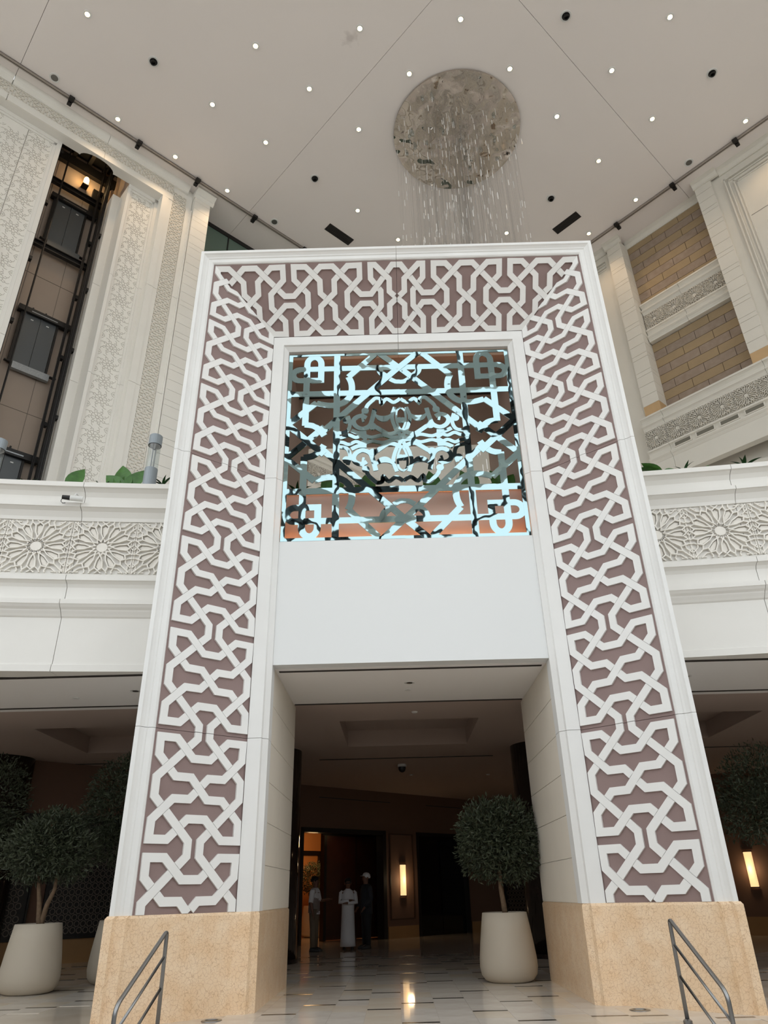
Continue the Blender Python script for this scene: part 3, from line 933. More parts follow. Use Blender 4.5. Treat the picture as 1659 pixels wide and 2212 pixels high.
# glass fronts behind the camera (open frames with light-shaping walls and beams added, seen only mirrored)
for nm, f in (('window_2', lambda x, y, z: E(-6.8+y, x, z)), ('window_3', lambda x, y, z: E(x, -6.8+y, z))):
    mb = MB()
    for i in range(12): mb.box((-6.8+i*2.7, 0, -.4), (-6.8+i*2.7+.14, .25, 26.2), f)
    for z in (3.6, 7.4, 11.2, 15): mb.box((-6.8, 0, z), (24, .2, z+.14), f)
    mb.box((-6.8, 0, 18.3), (24, .2, 19.2), f)  # dark beam added to band the mirror screen's reflection
    for i in range(6): mb.box((-6.8+i*5.4, -.2, -.9), (-6.8+i*5.4+4.4, .3, 3.6), f)  # solid base walls, unseen, added to keep low daylight out of the lobby
    w_ = tag(obj(nm, mb, 'dark_metal'), kind='structure')
    obj('added_beam', MB().box((-6.8, -.05, 21.3), (24, .3, 22.7), f).box((-6.8, -.05, 16.7), (24, .3, 17.4), f), 'white_stone', w_)  # pale beams added out of view to vary what the mirror screen reflects
tag(obj('ground_outside', MB().box((-160, -160, -1.2), (160, 160, -.95)), 'outside_ground'), kind='structure')

# ------------------------------------------------------------------ lobby shell
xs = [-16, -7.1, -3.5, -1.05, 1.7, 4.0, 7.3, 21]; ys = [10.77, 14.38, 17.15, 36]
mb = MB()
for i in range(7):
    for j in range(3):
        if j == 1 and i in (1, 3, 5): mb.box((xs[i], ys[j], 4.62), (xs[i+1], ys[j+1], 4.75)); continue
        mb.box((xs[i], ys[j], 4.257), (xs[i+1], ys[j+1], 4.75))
cl = obj('ceiling_lobby', mb, 'shaded_lobby_ceiling'); tag(cl, kind='structure')
obj('front_soffit', MB().box((-16, 10.75, 4.252), (XC-3.58, 12.88, 4.2569)).box((XC-2.047, 10.6, 4.252), (XC+2.047, 12.88, 4.2569)).box((XC+3.58, 10.75, 4.252), (21, 12.88, 4.2569)), 'soffit_paint', cl)  # lighter plate: the near ceiling's extra daylight painted as colour
obj('ceiling_front', MB().box((XC-2.047, 10.6, 4.26), (XC+2.047, 10.76, 4.75)), 'soffit_paint', cl)
for x0, x1, y in ((XC-2.0, XC+2.0, 10.74), (XC-2.03, XC+2.03, 12.88), (-9, -3.3, 10.72), (3.88, 9, 10.72), (-9, -3.3, 12.65), (3.88, 9, 12.65), (-1.87, 2.51, 18.84), (-8.3, -6, 18.6), (6.4, 8.8, 18.4)):
    s = obj('linear_diffuser', MB().box((x0, y-.035, 4.245), (x1, y-.005, 4.258)).box((x0, y+.005, 4.245), (x1, y+.035, 4.258)), 'slot_dark', cl)
for x, y in ((.27, 11.99), (-5.32, 12.0), (.5, 21.8), (2.75, 22.1), (.42, 13.7)):
    obj('smoke_sensor', MB().lathe([(0, 4.235), (.05, 4.237), (.06, 4.257)], (x, y, 0), 14, False), 'white_plastic', cl)
CO = [(XC, 11.57), (-4.2, 11.65), (4.8, 11.6)]
for i, (x, y) in enumerate(CO):
    t = thing('recessed_downlight', 'small clear downlight in the %s' % ('passage ceiling under the portal', 'soffit left of the portal', 'soffit right of the portal')[i], 'downlight', (x, y, 4.25), 'soffit downlights')
    obj('rim', MB().lathe([(.05, 4.25), (.085, 4.245), (.09, 4.257)], (x, y, 0), 20, False), 'white_plastic', t)
    obj('lens', MB().lathe([(0, 4.242), (.05, 4.246)], (x, y, 0), 16, False), 'lamp_off', t)
t = thing('dome_camera', 'black dome camera hanging from the lobby ceiling', 'camera', (.22, 19.9, 4.2))
obj('mount', MB().lathe([(.0, 4.257), (.11, 4.257), (.12, 4.20), (.10, 4.19), (0, 4.19)], (.22, 19.9, 0), 20, False), 'white_plastic', t)
obj('dome', MB().lathe([(.10, 4.19), (.095, 4.13), (.07, 4.08), (.03, 4.055), (0, 4.05)], (.22, 19.9, 0), 20, False), 'black_plastic', t, smooth=True)

mb = MB()
for a0, a1, z0, z1 in ((2.75, 13.85, 0, 4.3), (17.26, 18.66, 0, 4.3), (21.15, 23.3, 0, 4.3), (13.85, 17.26, 3.06, 4.3), (18.66, 21.15, 3.06, 4.3)):
    mb.box((a0, 19.0, z0), (a1, 19.28, z1), E)
wb = obj('wall_back', mb, 'lobby_paint'); tag(wb, kind='structure')
for a0, a1, h_ in ((2.75, 13.8, .5), (17.30, 18.62, .33), (21.2, 23, .33)):
    obj('wainscot', MB().box((a0, 18.975, 0), (a1, 19.0, h_), E), 'wainscot', wb)
for a0, a1 in ((14.5, 17.5), (19.2, 21.0)):
    obj('shadow_gap', MB().box((a0, 18.994, 3.925), (a1, 19.0, 3.95), E), 'slot_dark', wb)
fr_ = MB()
for a0, a1, z0, z1 in ((17.42, 17.46, .5, 2.99), (18.44, 18.48, .5, 2.99), (17.46, 18.44, .5, .54), (17.46, 18.44, 2.95, 2.99)): fr_.box((a0, 18.975, z0), (a1, 19.0, z1), E)
obj('panel_frame', fr_, 'brass_frame', wb)
# double doorway with the lit room beyond
d1 = obj('door_1', MB().box((13.85, 18.97, 0), (13.95, 19.3, 3.06), E).box((17.12, 18.97, 0), (17.26, 19.3, 3.06), E).box((13.85, 18.97, 2.93), (17.26, 19.3, 3.06), E), 'black_frame'); tag(d1, 'open wooden doorway behind the three people', kind='structure')
obj('door_leaf', MB().box((15.70, 20.2, 0.01), (17.00, 20.26, 2.95), E), 'door_wood', d1)
obj('door_leaf', MB().box((17.03, 20.2, 0.01), (18.28, 20.26, 2.95), E), 'door_wood', d1)
obj('door_jamb', MB().box((15.60, 20.1, 0), (15.70, 20.3, 2.95), E).box((17.00, 20.22, 0), (17.03, 20.3, 2.95), E), 'black_frame', d1)
ves = obj('wall_vestibule', MB().box((18.28, 19.28, 0), (18.4, 20.3, 3.2), E).box((15.6, 20.2, 2.95), (18.4, 20.3, 3.4), E).box((13.0, 19.28, 3.06), (18.4, 20.3, 3.2), E).box((12.2, 19.29, 0), (13.4, 20.3, 3.2), E).box((18.4, 19.6, 0), (23.2, 19.8, 4.3), E), 'black_frame'); tag(ves, kind='structure')
rm = obj('wall_orange', MB().box((11.5, 23.6, 0), (20, 23.8, 3.4), E).box((11.4, 20.3, 0), (11.5, 23.8, 3.4), E).box((20, 20.3, 0), (20.1, 23.8, 3.4), E).box((11.4, 20.3, 3.3), (20.1, 23.8, 3.5), E).box((12.0, 20.3, 0), (14.2, 20.4, 3.4), E), 'room_orange'); tag(rm, kind='structure')
obj('inner_doorframe', MB().box((16.9, 23.5, 0), (17.05, 23.6, 2.7), E).box((18.0, 23.5, 0), (18.15, 23.6, 2.7), E).box((16.9, 23.5, 2.55), (18.15, 23.6, 2.7), E), 'black_frame', rm)
lt = bpy.data.lights.new('room_lamp', 'POINT'); lt.energy = 60; lt.color = (1, .62, .28); lt.shadow_soft_size = .2
lo = bpy.data.objects.new('room_lamp', lt); lo.location = E(16.4, 21.8, 2.9); COL.objects.link(lo)
VN = ('leftmost of the five doorway downlights', 'second doorway downlight from the left', 'middle one of the five doorway downlights', 'fourth doorway downlight from the left', 'rightmost of the five doorway downlights')
for i, (a, b) in enumerate(((14.75, 19.95), (15.1, 20.15), (15.45, 19.90), (15.85, 19.7), (16.3, 19.5))):
    p = E(a, b, 3.05)
    t = thing('doorway_downlight', VN[i], 'downlight', p, 'doorway downlights')
    obj('lens', MB().lathe([(0, -.004), (.055, -.004)], p, 16, False), 'lamp_warm', t)
    obj('rim', MB().lathe([(.055, -.006), (.075, -.004), (.075, .004)], p, 16, False), 'brass_frame', t)
# black glass doorway
d2 = obj('door_2', MB().box((18.66, 18.97, 0), (18.76, 19.3, 3.06), E).box((21.05, 18.97, 0), (21.15, 19.3, 3.06), E).box((18.66, 18.97, 2.95), (21.15, 19.3, 3.06), E), 'black_frame'); tag(d2, 'black glass doorway right of the lit wall sconce', kind='structure')
obj('pane', MB().box((18.76, 19.12, 0.0), (19.9, 19.15, 2.95), E), 'black_glass', d2)
obj('pane', MB().box((19.92, 19.12, 0.0), (21.05, 19.15, 2.95), E), 'black_glass', d2)

# carved lattice screens
def lattice(w, h):
    mb = MB(); st = .15; r = .062
    nx, ny = int(w/st), int(h/(st*.866))
    for j in range(ny):
        for i in range(nx):
            x = (i+.5+(.5 if j % 2 else 0))*st; y = (j+.5)*st*.866
            if x > w-.06: continue
            pts = [(x+r*math.cos(k*PI/3.5), y+r*math.sin(k*PI/3.5)) for k in range(7)]
            for q in ribbon_quads(pts, .018, True): mb.add([(a, b, .012) for a, b in q], [(0, 1, 2, 3)])
    me = mb.mesh('lattice'); me.materials.append(MATS['lattice']); return me
LAT = lattice(2.6, 2.4)
def lattice_screen(label, mx):
    t = local_thing('lattice_screen', label, 'screen', 'lattice wall screens')
    t.matrix_basis = mx
    for nm, a, b, m in (('backing', (0, 0, -.02), (2.7, 2.52, 0), 'black_frame'), ('frame_bar', (-.04, -.04, -.02), (0, 2.56, .04), 'black_frame'), ('frame_bar', (2.7, -.04, -.02), (2.74, 2.56, .04), 'black_frame'), ('frame_bar', (0, -.04, -.02), (2.7, 0, .04), 'black_frame'), ('frame_bar', (0, 2.52, -.02), (2.7, 2.56, .04), 'black_frame')):
        o = bpy.data.objects.new(nm, MB().box(a, b).mesh(nm)); o.data.materials.append(MATS[m]); COL.objects.link(o); o.parent = t
    o = bpy.data.objects.new('lattice', LAT); COL.objects.link(o); o.parent = t; o.location = (.05, .06, 0); o['kind'] = 'stuff'
lattice_screen('dark honeycomb lattice screen on the wall behind the left planters', on_left(6.7, .52, 18.975))
lattice_screen('dark honeycomb lattice screen beside the left marble column', on_left(3.6, .52, 18.975))
lattice_screen('dark honeycomb lattice screen behind the olive tree in the passage', on_right(18.85, .52, 22.97))
for a, m in ((.5, 'wainscot'),):
    obj('wainscot', MB().box((22.97, -5, 0), (23.0, 18.9, .45), E), 'wainscot', wr)
obj('lobby_lining', MB().box((22.98, -8, .45), (23.0, 18.98, 4.26), E), 'lobby_paint', wr)

# marble columns
for i, (x, nm) in enumerate(((-2.9, 'just left of the passage'), (3.5, 'just right of the passage'), (-9.3, 'at the far left behind the planters'), (9.9, 'at the far right behind the tree'))):
    t = thing('marble_column', 'round dark marble column ' + nm, 'column', (x, 17.6, 0), 'lobby columns')
    obj('shaft', MB().lathe([(.73, 0.08), (.73, 4.257)], (x, 17.6, 0), 40), 'dark_marble', t, smooth=True)
    obj('base', MB().lathe([(.78, 0), (.78, .08)], (x, 17.6, 0), 40), 'dark_marble', t)

# wall sconces
def sconce(label, mx, key):
    t = local_thing('wall_sconce', label, 'sconce', 'lit wall sconces'); t.matrix_basis = mx
    def pt(nm, mb, m):
        me = mb.mesh(nm); me.materials.append(MATS[m]); o = bpy.data.objects.new(nm, me); COL.objects.link(o); o.parent = t; return o
    def hc(r, z): return [(r*1.0*math.cos(PI*k/12), z, r*.75*math.sin(PI*k/12)) for k in range(13)]
    pt('diffuser', MB().strip([hc(.115, -.44), hc(.115, .44)]), 'sconce_glow')
    pt('cap', MB().strip([hc(.135, .44), hc(.135, .48), hc(.0, .48)]), 'brass_frame')
    pt('cap', MB().strip([hc(.135, -.44), hc(.135, -.48), hc(.0, -.48)]), 'brass_frame')
    mb = MB(); rr_ = random.Random(5)
    for j in range(18):
        for i in range(7):
            a = PI*(i+.5+(.5 if j % 2 else 0))/7.5; z = -.41+j*.048; r = .121
            if a > PI-.1: continue
            pts = [(a+.16*math.cos(k*PI/3), z+.021*math.sin(k*PI/3)) for k in range(6)]
            for k in range(6):
                p, q = pts[k], pts[(k+1) % 6]
                f = lambda s, e: (r*math.cos(s), e, r*.78*math.sin(s))
                mb.add([f(p[0]-.02, p[1]-.0055), f(q[0]-.02, q[1]-.0055), f(q[0]+.02, q[1]+.0055), f(p[0]+.02, p[1]+.0055)], [(0, 1, 2, 3)])
    pt('fretwork', mb, 'brass_frame')['kind'] = 'stuff'
    l_ = bpy.data.lights.new('sconce_lamp', 'POINT'); l_.energy = 7; l_.color = (1, .72, .42); l_.shadow_soft_size = .1
    lo_ = bpy.data.objects.new('sconce_lamp', l_); COL.objects.link(lo_); lo_.matrix_world = mx @ Matrix.Translation((0, 0, .22))
sconce('lit fretwork sconce on the framed pilaster between two doorways', on_left(17.98, 1.62, 18.99), 0)
sconce('lit fretwork sconce on the wall at the far right', on_right(9.85, 1.63, 22.97), 1)

# ------------------------------------------------------------------ lift shaft
sh = obj('wall_shaft', MB().box((2.2, 21.6, 6.7), (5.6, 21.8, 28.6), E).box((2.2, 20.0, 6.7), (2.4, 21.8, 28.6), E).box((5.2, 21.5, 6.7), (5.6, 21.8, 28.6), E).box((2.2, 20.0, 28.4), (5.6, 21.8, 28.6), E).box((5.3, 19.15, 25.2), (5.5, 21.7, 28.6), E).box((2.2, 19.15, 26.5), (5.6, 19.3, 28.6), E), 'shaft_wall'); tag(sh, kind='structure')
for a in (3.15, 4.3): obj('panel_joint', MB().box((a, 21.59, 6.7), (a+.015, 21.6, 28), E), 'groove', sh)
for z in (9.6, 15.2, 20.8): obj('panel_joint', MB().box((2.4, 21.59, z), (5.2, 21.6, z+.015), E), 'groove', sh)
LD = ('top', 'middle', 'bottom')
for i, zt in enumerate((24.55, 18.9, 13.4)):
    t = thing('lift_entrance', 'grey landing door with header track in the shaft, %s of three' % LD[i], 'lift door', E(3.9, 21.4, zt-2.1), 'landing doors in the lift shaft')
    for a0, a1 in ((3.44, 3.945), (3.955, 4.46)):
        o = obj('door_panel', MB().box((a0, 21.42, zt-2.1), (a1, 21.46, zt), E).box((a0, 21.40, zt-2.1), (a0+.03, 21.43, zt), E), 'door_grey', t)
        obj('guide_label', MB().box((a0+.2, 21.412, zt-.2), (a0+.29, 21.42, zt-.16), E), 'white_plastic', o)
    obj('side_frame', MB().box((3.30, 21.40, zt-2.1), (3.43, 21.52, zt), E), 'dark_metal', t)
    obj('side_frame', MB().box((4.47, 21.40, zt-2.1), (4.54, 21.52, zt), E), 'dark_metal', t)
    obj('header_track', MB().box((3.18, 21.36, zt+.04), (4.9, 21.55, zt+.26), E).box((3.18, 21.30, zt), (4.9, 21.40, zt+.07), E), 'black_metal', t)
    obj('hanger_plate', MB().box((3.60, 21.33, zt+.03), (4.46, 21.355, zt+.13), E), 'galvanised', t)
    for a in (3.62, 4.05): obj('bracket', MB().box((a, 21.50, zt+.24), (a+.05, 21.58, zt+.42), E), 'black_metal', t)
    obj('sill_apron', MB().box((3.45, 21.36, zt-2.36), (4.62, 21.5, zt-2.1), E), 'galvanised' if i else 'door_grey', t)
    obj('sill_rail', MB().box((3.2, 21.40, zt-2.14), (4.85, 21.5, zt-2.10), E), 'black_metal', t)
for nm, a, b, r in (('left of the landing doors', 3.33, 20.9, .03), ('at the left shaft edge', 2.86, 20.3, .045), ('right of the landing doors', 4.72, 21.1, .045), ('nearest the right shaft edge', 4.86, 20.5, .05)):
    t = thing('guide_rail', 'vertical dark steel guide rail ' + nm, 'rail', E(a, b, 6.8), 'lift guide rails')
    obj('flange', MB().box((a-r, b, 6.8), (a+r, b+.02, 27.5), E), 'black_metal', t)
    obj('web', MB().box((a-.012, b-.05, 6.8), (a+.012, b, 27.5), E), 'dark_metal', t)
    z = 9.2
    while z < 27 and r > .04:
        obj('clamp', MB().box((a-.02, b+.0, z), (a+.14, b+.16, z+.14), E), 'black_metal', t); z += 2.75
for i, (z, nm) in enumerate(((25.28, 'above the top landing door'), (21.95, 'below the top landing door'))):
    t = thing('shaft_beam', 'dark steel crossbeam ' + nm, 'beam', E(3.9, 21.2, z), 'shaft crossbeams')
    obj('web', MB().box((2.4, 21.28, z-.11), (5.2, 21.31, z+.11), E), 'dark_metal', t)
    obj('flange', MB().box((2.4, 21.2, z+.09), (5.2, 21.36, z+.12), E).box((2.4, 21.2, z-.12), (5.2, 21.36, z-.09), E), 'black_metal', t)
t = thing('shaft_roof_frame', 'dark steel joists under the shaft roof', 'frame', E(3.9, 20.8, 27.3))
for a in (2.9, 3.5, 4.1, 4.7): obj('joist', MB().box((a, 19.4, 27.25), (a+.14, 21.58, 27.55), E), 'dark_metal', t)
obj('deck', MB().box((2.4, 19.3, 27.56), (5.3, 21.6, 27.7), E), 'black_metal', t)
obj('edge_beam', MB().box((2.4, 21.4, 26.75), (5.3, 21.58, 27.2), E), 'dark_metal', t)
t = thing('cable_tray', 'black cable duct bundle on the right of the shaft', 'duct', E(5.0, 21.3, 24.5))
obj('tray', MB().box((4.55, 21.45, 24.9), (4.95, 21.59, 26.2), E), 'black_metal', t)
for k in range(3): obj('conduit', MB().tube([E(4.94-.02*k, 21.4-.25*k, 12), E(4.94-.02*k, 21.4-.25*k, 22), E(4.95-.02*k, 21.4-.2*k, 27)], .028, 8), 'black_metal', t)
lp = E(4.2, 21.48, 26.25)
t = thing('bulkhead_lamp', 'glowing bulkhead lamp at the top of the lift shaft', 'lamp', lp)
obj('glass', MB().lathe([(0, -.2), (.07, -.19), (.10, -.1), (.10, .1), (.07, .19), (0, .2)], lp-V*.1, 14, False), 'lamp_glow', t, smooth=True)
obj('guard', MB().box((4.08, 21.3, 26.02), (4.32, 21.59, 26.06), E), 'black_metal', t)
l_ = bpy.data.lights.new('bulkhead_light', 'POINT'); l_.energy = 22; l_.color = (1, .68, .32); l_.shadow_soft_size = .1
lo_ = bpy.data.objects.new('bulkhead_light', l_); lo_.location = lp-V*.35; COL.objects.link(lo_)

# ------------------------------------------------------------------ ceiling fittings
DL = [(-9.14, 12.46), (-3.96, 13.57), (-0.47, 13.12), (2.81, 12.93), (9.63, 13.05), (-2.33, 15.05), (1.17, 14.63), (4.63, 14.56), (8.18, 14.72), (-5.84, 15.51), (-4.18, 17.02), (-0.67, 16.61), (6.6, 16.33), (10.15, 16.53), (-9.37, 15.95), (-7.71, 17.5), (-6.05, 19.04), (-0.88, 20.16), (0.79, 21.71), (5.46, 21.52), (8.59, 18.19), (10.57, 20.02), (13.66, 16.72), (9.03, 21.67)]
DLAB = ['lit downlight nearest the top left corner', 'lit downlight left of the ceiling stain', 'lit downlight beside the ceiling stain', 'lit downlight at the top, above the mirror disc', 'lit downlight nearest the top right corner', 'lit downlight left of the mirror disc, beside the long seam', 'lit downlight touching the upper left of the mirror disc', 'lit downlight touching the upper right of the mirror disc', 'lit downlight right of the short seam, second row from top', 'lit downlight below the black spotlight on the left', 'lit downlight left of the long seam, fourth row', 'lit downlight directly left of the mirror disc', 'lit downlight directly right of the mirror disc', 'lit downlight between two ceiling seams on the right', 'warm downlight by the left track, highest of three', 'warm downlight by the left track, middle of three', 'warm downlight by the left track, lowest of three', 'lit downlight left of the hanging rods, above the air grille', 'lit downlight just above the portal top, left of rods', 'lit downlight just above the portal top, right of rods', 'lit downlight on the right seam below the mirror disc', 'warm downlight by the right track, middle of three', 'warm downlight by the right track, highest of three', 'warm downlight by the right track, lowest of three']
def fitting(name, label, cat, x, y, m, r, group):
    t = thing(name, label, cat, (x, y, 26.18), group)
    obj('trim_ring', MB().lathe([(r, 26.175), (r+.045, 26.17), (r+.05, 26.2)], (x, y, 0), 20, False), 'white_plastic', t)
    obj('lens', MB().lathe([(0, 26.18), (r, 26.178)], (x, y, 0), 18, False), m, t)
    return t
for i, (x, y) in enumerate(DL):
    fitting('downlight', DLAB[i], 'downlight', x, y, 'lamp_warm', .075, 'lit ceiling downlights')
    if i in (14, 15, 16, 21, 22, 23):
        l_ = bpy.data.lights.new('downlight_lamp', 'SPOT'); l_.energy = 150; l_.color = (1, .70, .42); l_.spot_size = 2.0; l_.spot_blend = .8; l_.shadow_soft_size = .08
        lo_ = bpy.data.objects.new('downlight_lamp', l_); COL.objects.link(lo_); lo_.location = (x, y, 26.15)
for i, (x, y) in enumerate([(-7.48, 13.98), (6.22, 12.93), (11.72, 14.92), (-2.5, 18.61), (7.05, 19.84)]):
    t = fitting('black_spotlight', 'unlit black recessed spotlight ' + ('at the upper left', 'at the top, right of the disc', 'at the far right', 'left of the long seam near the portal', 'between the disc and the right air grille')[i], 'spotlight', x, y, 'black_plastic', .13, 'unlit black spotlights')
    obj('snoot', MB().lathe([(.10, 26.18), (.095, 26.10), (.06, 26.11)], (x, y, 0), 16, False), 'black_plastic', t)
for i, (x, y) in enumerate([(-11.02, 14.42), (-4.4, 20.61), (12.16, 18.38)]):
    fitting('unlit_downlight', 'unlit chrome downlight ' + ('by the left track at the top', 'by the left track above the portal', 'by the right track')[i], 'downlight', x, y, 'lamp_off', .12, 'unlit downlights')
for nm, c, e in (('left', (13.3, 16.8), 0), ('right', (20.2, 10.0), 1)):
    t = thing('air_grille', 'dark rectangular air grille in the ceiling %s of the hanging rods' % nm, 'air grille', E(c[0], c[1], 26.18), 'ceiling air grilles')
    hw, hh = (.65, .20) if not e else (.20, .60)
    obj('frame', MB().box((c[0]-hw, c[1]-hh, 26.185), (c[0]+hw, c[1]+hh, 26.199), E), 'slot_dark', t)
    for k in range(6):
        if not e: obj('slat', MB().box((c[0]-hw, c[1]-hh+.4*(k+.2)/6, 26.165), (c[0]+hw, c[1]-hh+.4*(k+.55)/6, 26.185), E), 'black_metal', t)
        else: obj('slat', MB().box((c[0]-hw+.4*(k+.2)/6, c[1]-hh, 26.165), (c[0]-hw+.4*(k+.55)/6, c[1]+hh, 26.185), E), 'black_metal', t)
for nm, f, a0, a1, cl_ in (('left', lambda x, y, z: E(x, 18.4+y, z), -6, 18, (2.48, 5.0, 7.42, 10.05, 12.6)), ('right', lambda x, y, z: E(21.85+y, x, z), -4, 15, (.97, 3.51, 6.06, 8.6, 11.1))):
    t = thing('ceiling_track', 'long metal ceiling track with small clips along the %s wall' % nm, 'track', f((a0+a1)/2, 0, 26.1), 'ceiling tracks')
    obj('rail', MB().box((a0, -.05, 26.10), (a1, -.015, 26.2), f).box((a0, .015, 26.10), (a1, .05, 26.2), f).box((a0, -.05, 26.17), (a1, .05, 26.2), f), 'track_metal', t)
    for c in cl_: obj('clip', MB().box((c-.09, -.16, 26.0), (c+.09, .0, 26.12), f).box((c-.07, .02, 25.96), (c+.07, .16, 26.08), f), 'dark_metal', t)

# ------------------------------------------------------------------ chandelier: mirror disc and hanging glass rods
DC = (2.96, 16.85); DR = 2.34
ch = thing('rain_chandelier', 'round rippled mirror disc with a rain of hanging glass rods', 'chandelier', (DC[0], DC[1], 26.1))
obj('mirror_disc', MB().lathe([(0, 26.10), (DR, 26.10), (DR, 26.19), (0, 26.19)], (DC[0], DC[1], 0), 72, False), 'disc_mirror', ch)
rc = random.Random(11)
for k in range(18):
    a = rc.random()*2*PI; r = DR*.92*math.sqrt(rc.random())
    obj('glass_ball', MB().lathe([(0, -.07), (.05, -.05), (.07, 0), (.05, .05), (0, .07)], (DC[0]+r*math.cos(a), DC[1]+r*math.sin(a), 26.04), 10, False), 'clear_glass', ch, smooth=True)
rod_me = MB().lathe([(.011, 0), (.011, .26)], (0, 0, 0), 5).mesh('glass_rod'); rod_me.materials.append(MATS['rod_glass'])
rods = []
for k in range(760):
    a = rc.random()*2*PI
    z = 11.2+14.6*rc.random()**.8
    r = DR*.97*(rc.random()**.75)*(1 if z > 19 else .8)
    rods.append((DC[0]+r*math.cos(a), DC[1]+r*math.sin(a), z))
def seen(p): return 19.0 < p[2] < 25.3
rods.sort(key=lambda p: not seen(p))
extra = MB(); wires = MB()
for k, p in enumerate(rods):
    if k < 300:
        o = bpy.data.objects.new('glass_rod', rod_me); link(o, ch); o.location = p; o.scale = (1, 1, .7+rc.random()*.7)
    else: extra.lathe([(.011, 0), (.011, .18+.18*rc.random())], p, 5)
    wires.box((p[0]-.0009, p[1]-.0009, p[2]+.2), (p[0]+.0009, p[1]+.0009, 26.1))
o = obj('glass_rod', extra, 'rod_glass', ch); o['kind'] = 'stuff'
o = obj('suspension_wire', wires, 'steel', ch); o['kind'] = 'stuff'

# ------------------------------------------------------------------ potted olive trees
def leaf_cloud(name, blobs, n, ll, m, seed):
    """thousands of narrow leaves on the skin and inside of a crown made of ellipsoids (cx,cy,cz,rx,ry,rz)"""
    r_ = random.Random(seed); vs = []; fs = []
    tot = sum(b[3]*b[4]+b[4]*b[5]+b[3]*b[5] for b in blobs)
    for b in blobs:
        k = int(n*(b[3]*b[4]+b[4]*b[5]+b[3]*b[5])/tot)
        for _ in range(k):
            d = Vector((r_.gauss(0, 1), r_.gauss(0, 1), r_.gauss(0, 1))).normalized()
            f = 1-.45*r_.random()**1.6+.06*r_.gauss(0, 1)
            p = Vector((b[0]+d.x*b[3]*f, b[1]+d.y*b[4]*f, b[2]+d.z*b[5]*f))
            t = (d*.7+Vector((r_.gauss(0, .6), r_.gauss(0, .6), r_.gauss(.1, .5)))).normalized()
            s = t.cross(Vector((r_.gauss(0, 1), r_.gauss(0, 1), r_.gauss(0, 1)))).normalized()
            l = ll*(.7+.6*r_.random()); wd = l*.16
            nn = t.cross(s)*l*.08
            o = len(vs)
            vs += [tuple(p), tuple(p+t*l*.5+s*wd+nn), tuple(p+t*l), tuple(p+t*l*.5-s*wd+nn)]
            fs.append((o, o+1, o+2)); fs.append((o, o+2, o+3))
    me = bpy.data.meshes.new(name); me.from_pydata(vs, [], fs); me.materials.append(MATS[m]); return me
POT = [(.0, 0), (.30, .0), (.37, .03), (.425, .10), (.445, .20), (.44, .32), (.415, .52), (.385, .72), (.352, .93), (.33, .935), (.32, .90), (.335, .6), (.0, .6)]
def potted_tree(label, loc, blobs, n, trunks, seed, group='potted olive trees'):
    t = local_thing('potted_tree', label, 'potted tree', group)
    def pt(nm, me, m=None, smooth=False):
        if isinstance(me, MB): me = me.mesh(nm, smooth)
        if m: me.materials.append(MATS[m])
        o = bpy.data.objects.new(nm, me); COL.objects.link(o); o.parent = t; return o
    pl_ = pt('planter', MB().lathe(POT, (0, 0, 0), 40, False), 'planter_cream', True)
    pt('soil', MB().lathe([(0, .87), (.325, .86)], (0, 0, 0), 24, False), 'soil').parent = pl_
    for tr in trunks: pt('trunk', MB().tube(tr, [.05-.03*i/(len(tr)-1) for i in range(len(tr))], 7), 'bark', True)
    pt('foliage', leaf_cloud('foliage', blobs, n, .078, 'olive_leaf', seed))['kind'] = 'stuff'
    t.location = loc
    return t
def trunk(x, y, h, lean=0, seed=0):
    r_ = random.Random(seed); return [(x+lean*k/5+.02*r_.gauss(0, 1), y+.02*r_.gauss(0, 1), .8+(h-.8)*k/5) for k in range(6)]
potted_tree('olive tree with a boxy crown in a cream planter inside the passage', (1.70, 13.1, 0), [(0, 0, 1.98, .66, .6, .62), (-.25, -.1, 2.1, .44, .42, .5), (.25, 0, 2.15, .42, .42, .48), (-.28, .05, 1.8, .38, .4, .40), (.28, .05, 1.75, .38, .4, .42)], 10000, [trunk(0, 0, 2.0, 0, 1)], 1)
potted_tree('low twin-trunk olive tree in a cream planter at the lower left', (-5.70, 13.0, 0), [(-.08, 0, 2.02, .68, .6, .48), (-.3, 0, 1.85, .42, .4, .36), (.28, 0, 1.9, .45, .4, .40), (0, 0, 2.3, .42, .4, .34)], 8500, [trunk(0, 0, 1.8, -.14, 2), trunk(.02, 0, 1.8, .16, 3)], 2)
potted_tree('tall olive tree close behind the left edge of the portal', (-4.82, 14.25, 0), [(-.15, 0, 2.95, .75, .7, .72), (-.5, 0, 2.6, .5, .5, .52), (.1, 0, 3.3, .5, .5, .42), (-.3, 0, 2.15, .42, .42, .36)], 8500, [trunk(0, 0, 2.6, -.1, 4)], 3)
potted_tree('tall olive tree cut off by the left picture edge', (-7.45, 14.2, 0), [(-.05, 0, 2.85, .62, .6, .85), (-.05, 0, 2.2, .62, .6, .6), (-.4, 0, 2.5, .6, .6, .6)], 7500, [trunk(0, 0, 2.5, 0, 5)], 4)
potted_tree('tall olive tree at the right picture edge', (6.75, 14.0, 0), [(0, 0, 2.75, .80, .7, .78), (-.4, 0, 2.4, .5, .5, .55), (.3, 0, 2.6, .6, .5, .6)], 8000, [trunk(0, 0, 2.5, -.2, 6)], 5)
p = E(16.9, 22.3, 0)
potted_tree('olive tree in the orange lit room beyond the doorway', tuple(p), [(0, 0, 1.75, .5, .5, .5)], 3000, [trunk(0, 0, 1.6, 0, 7)], 6)

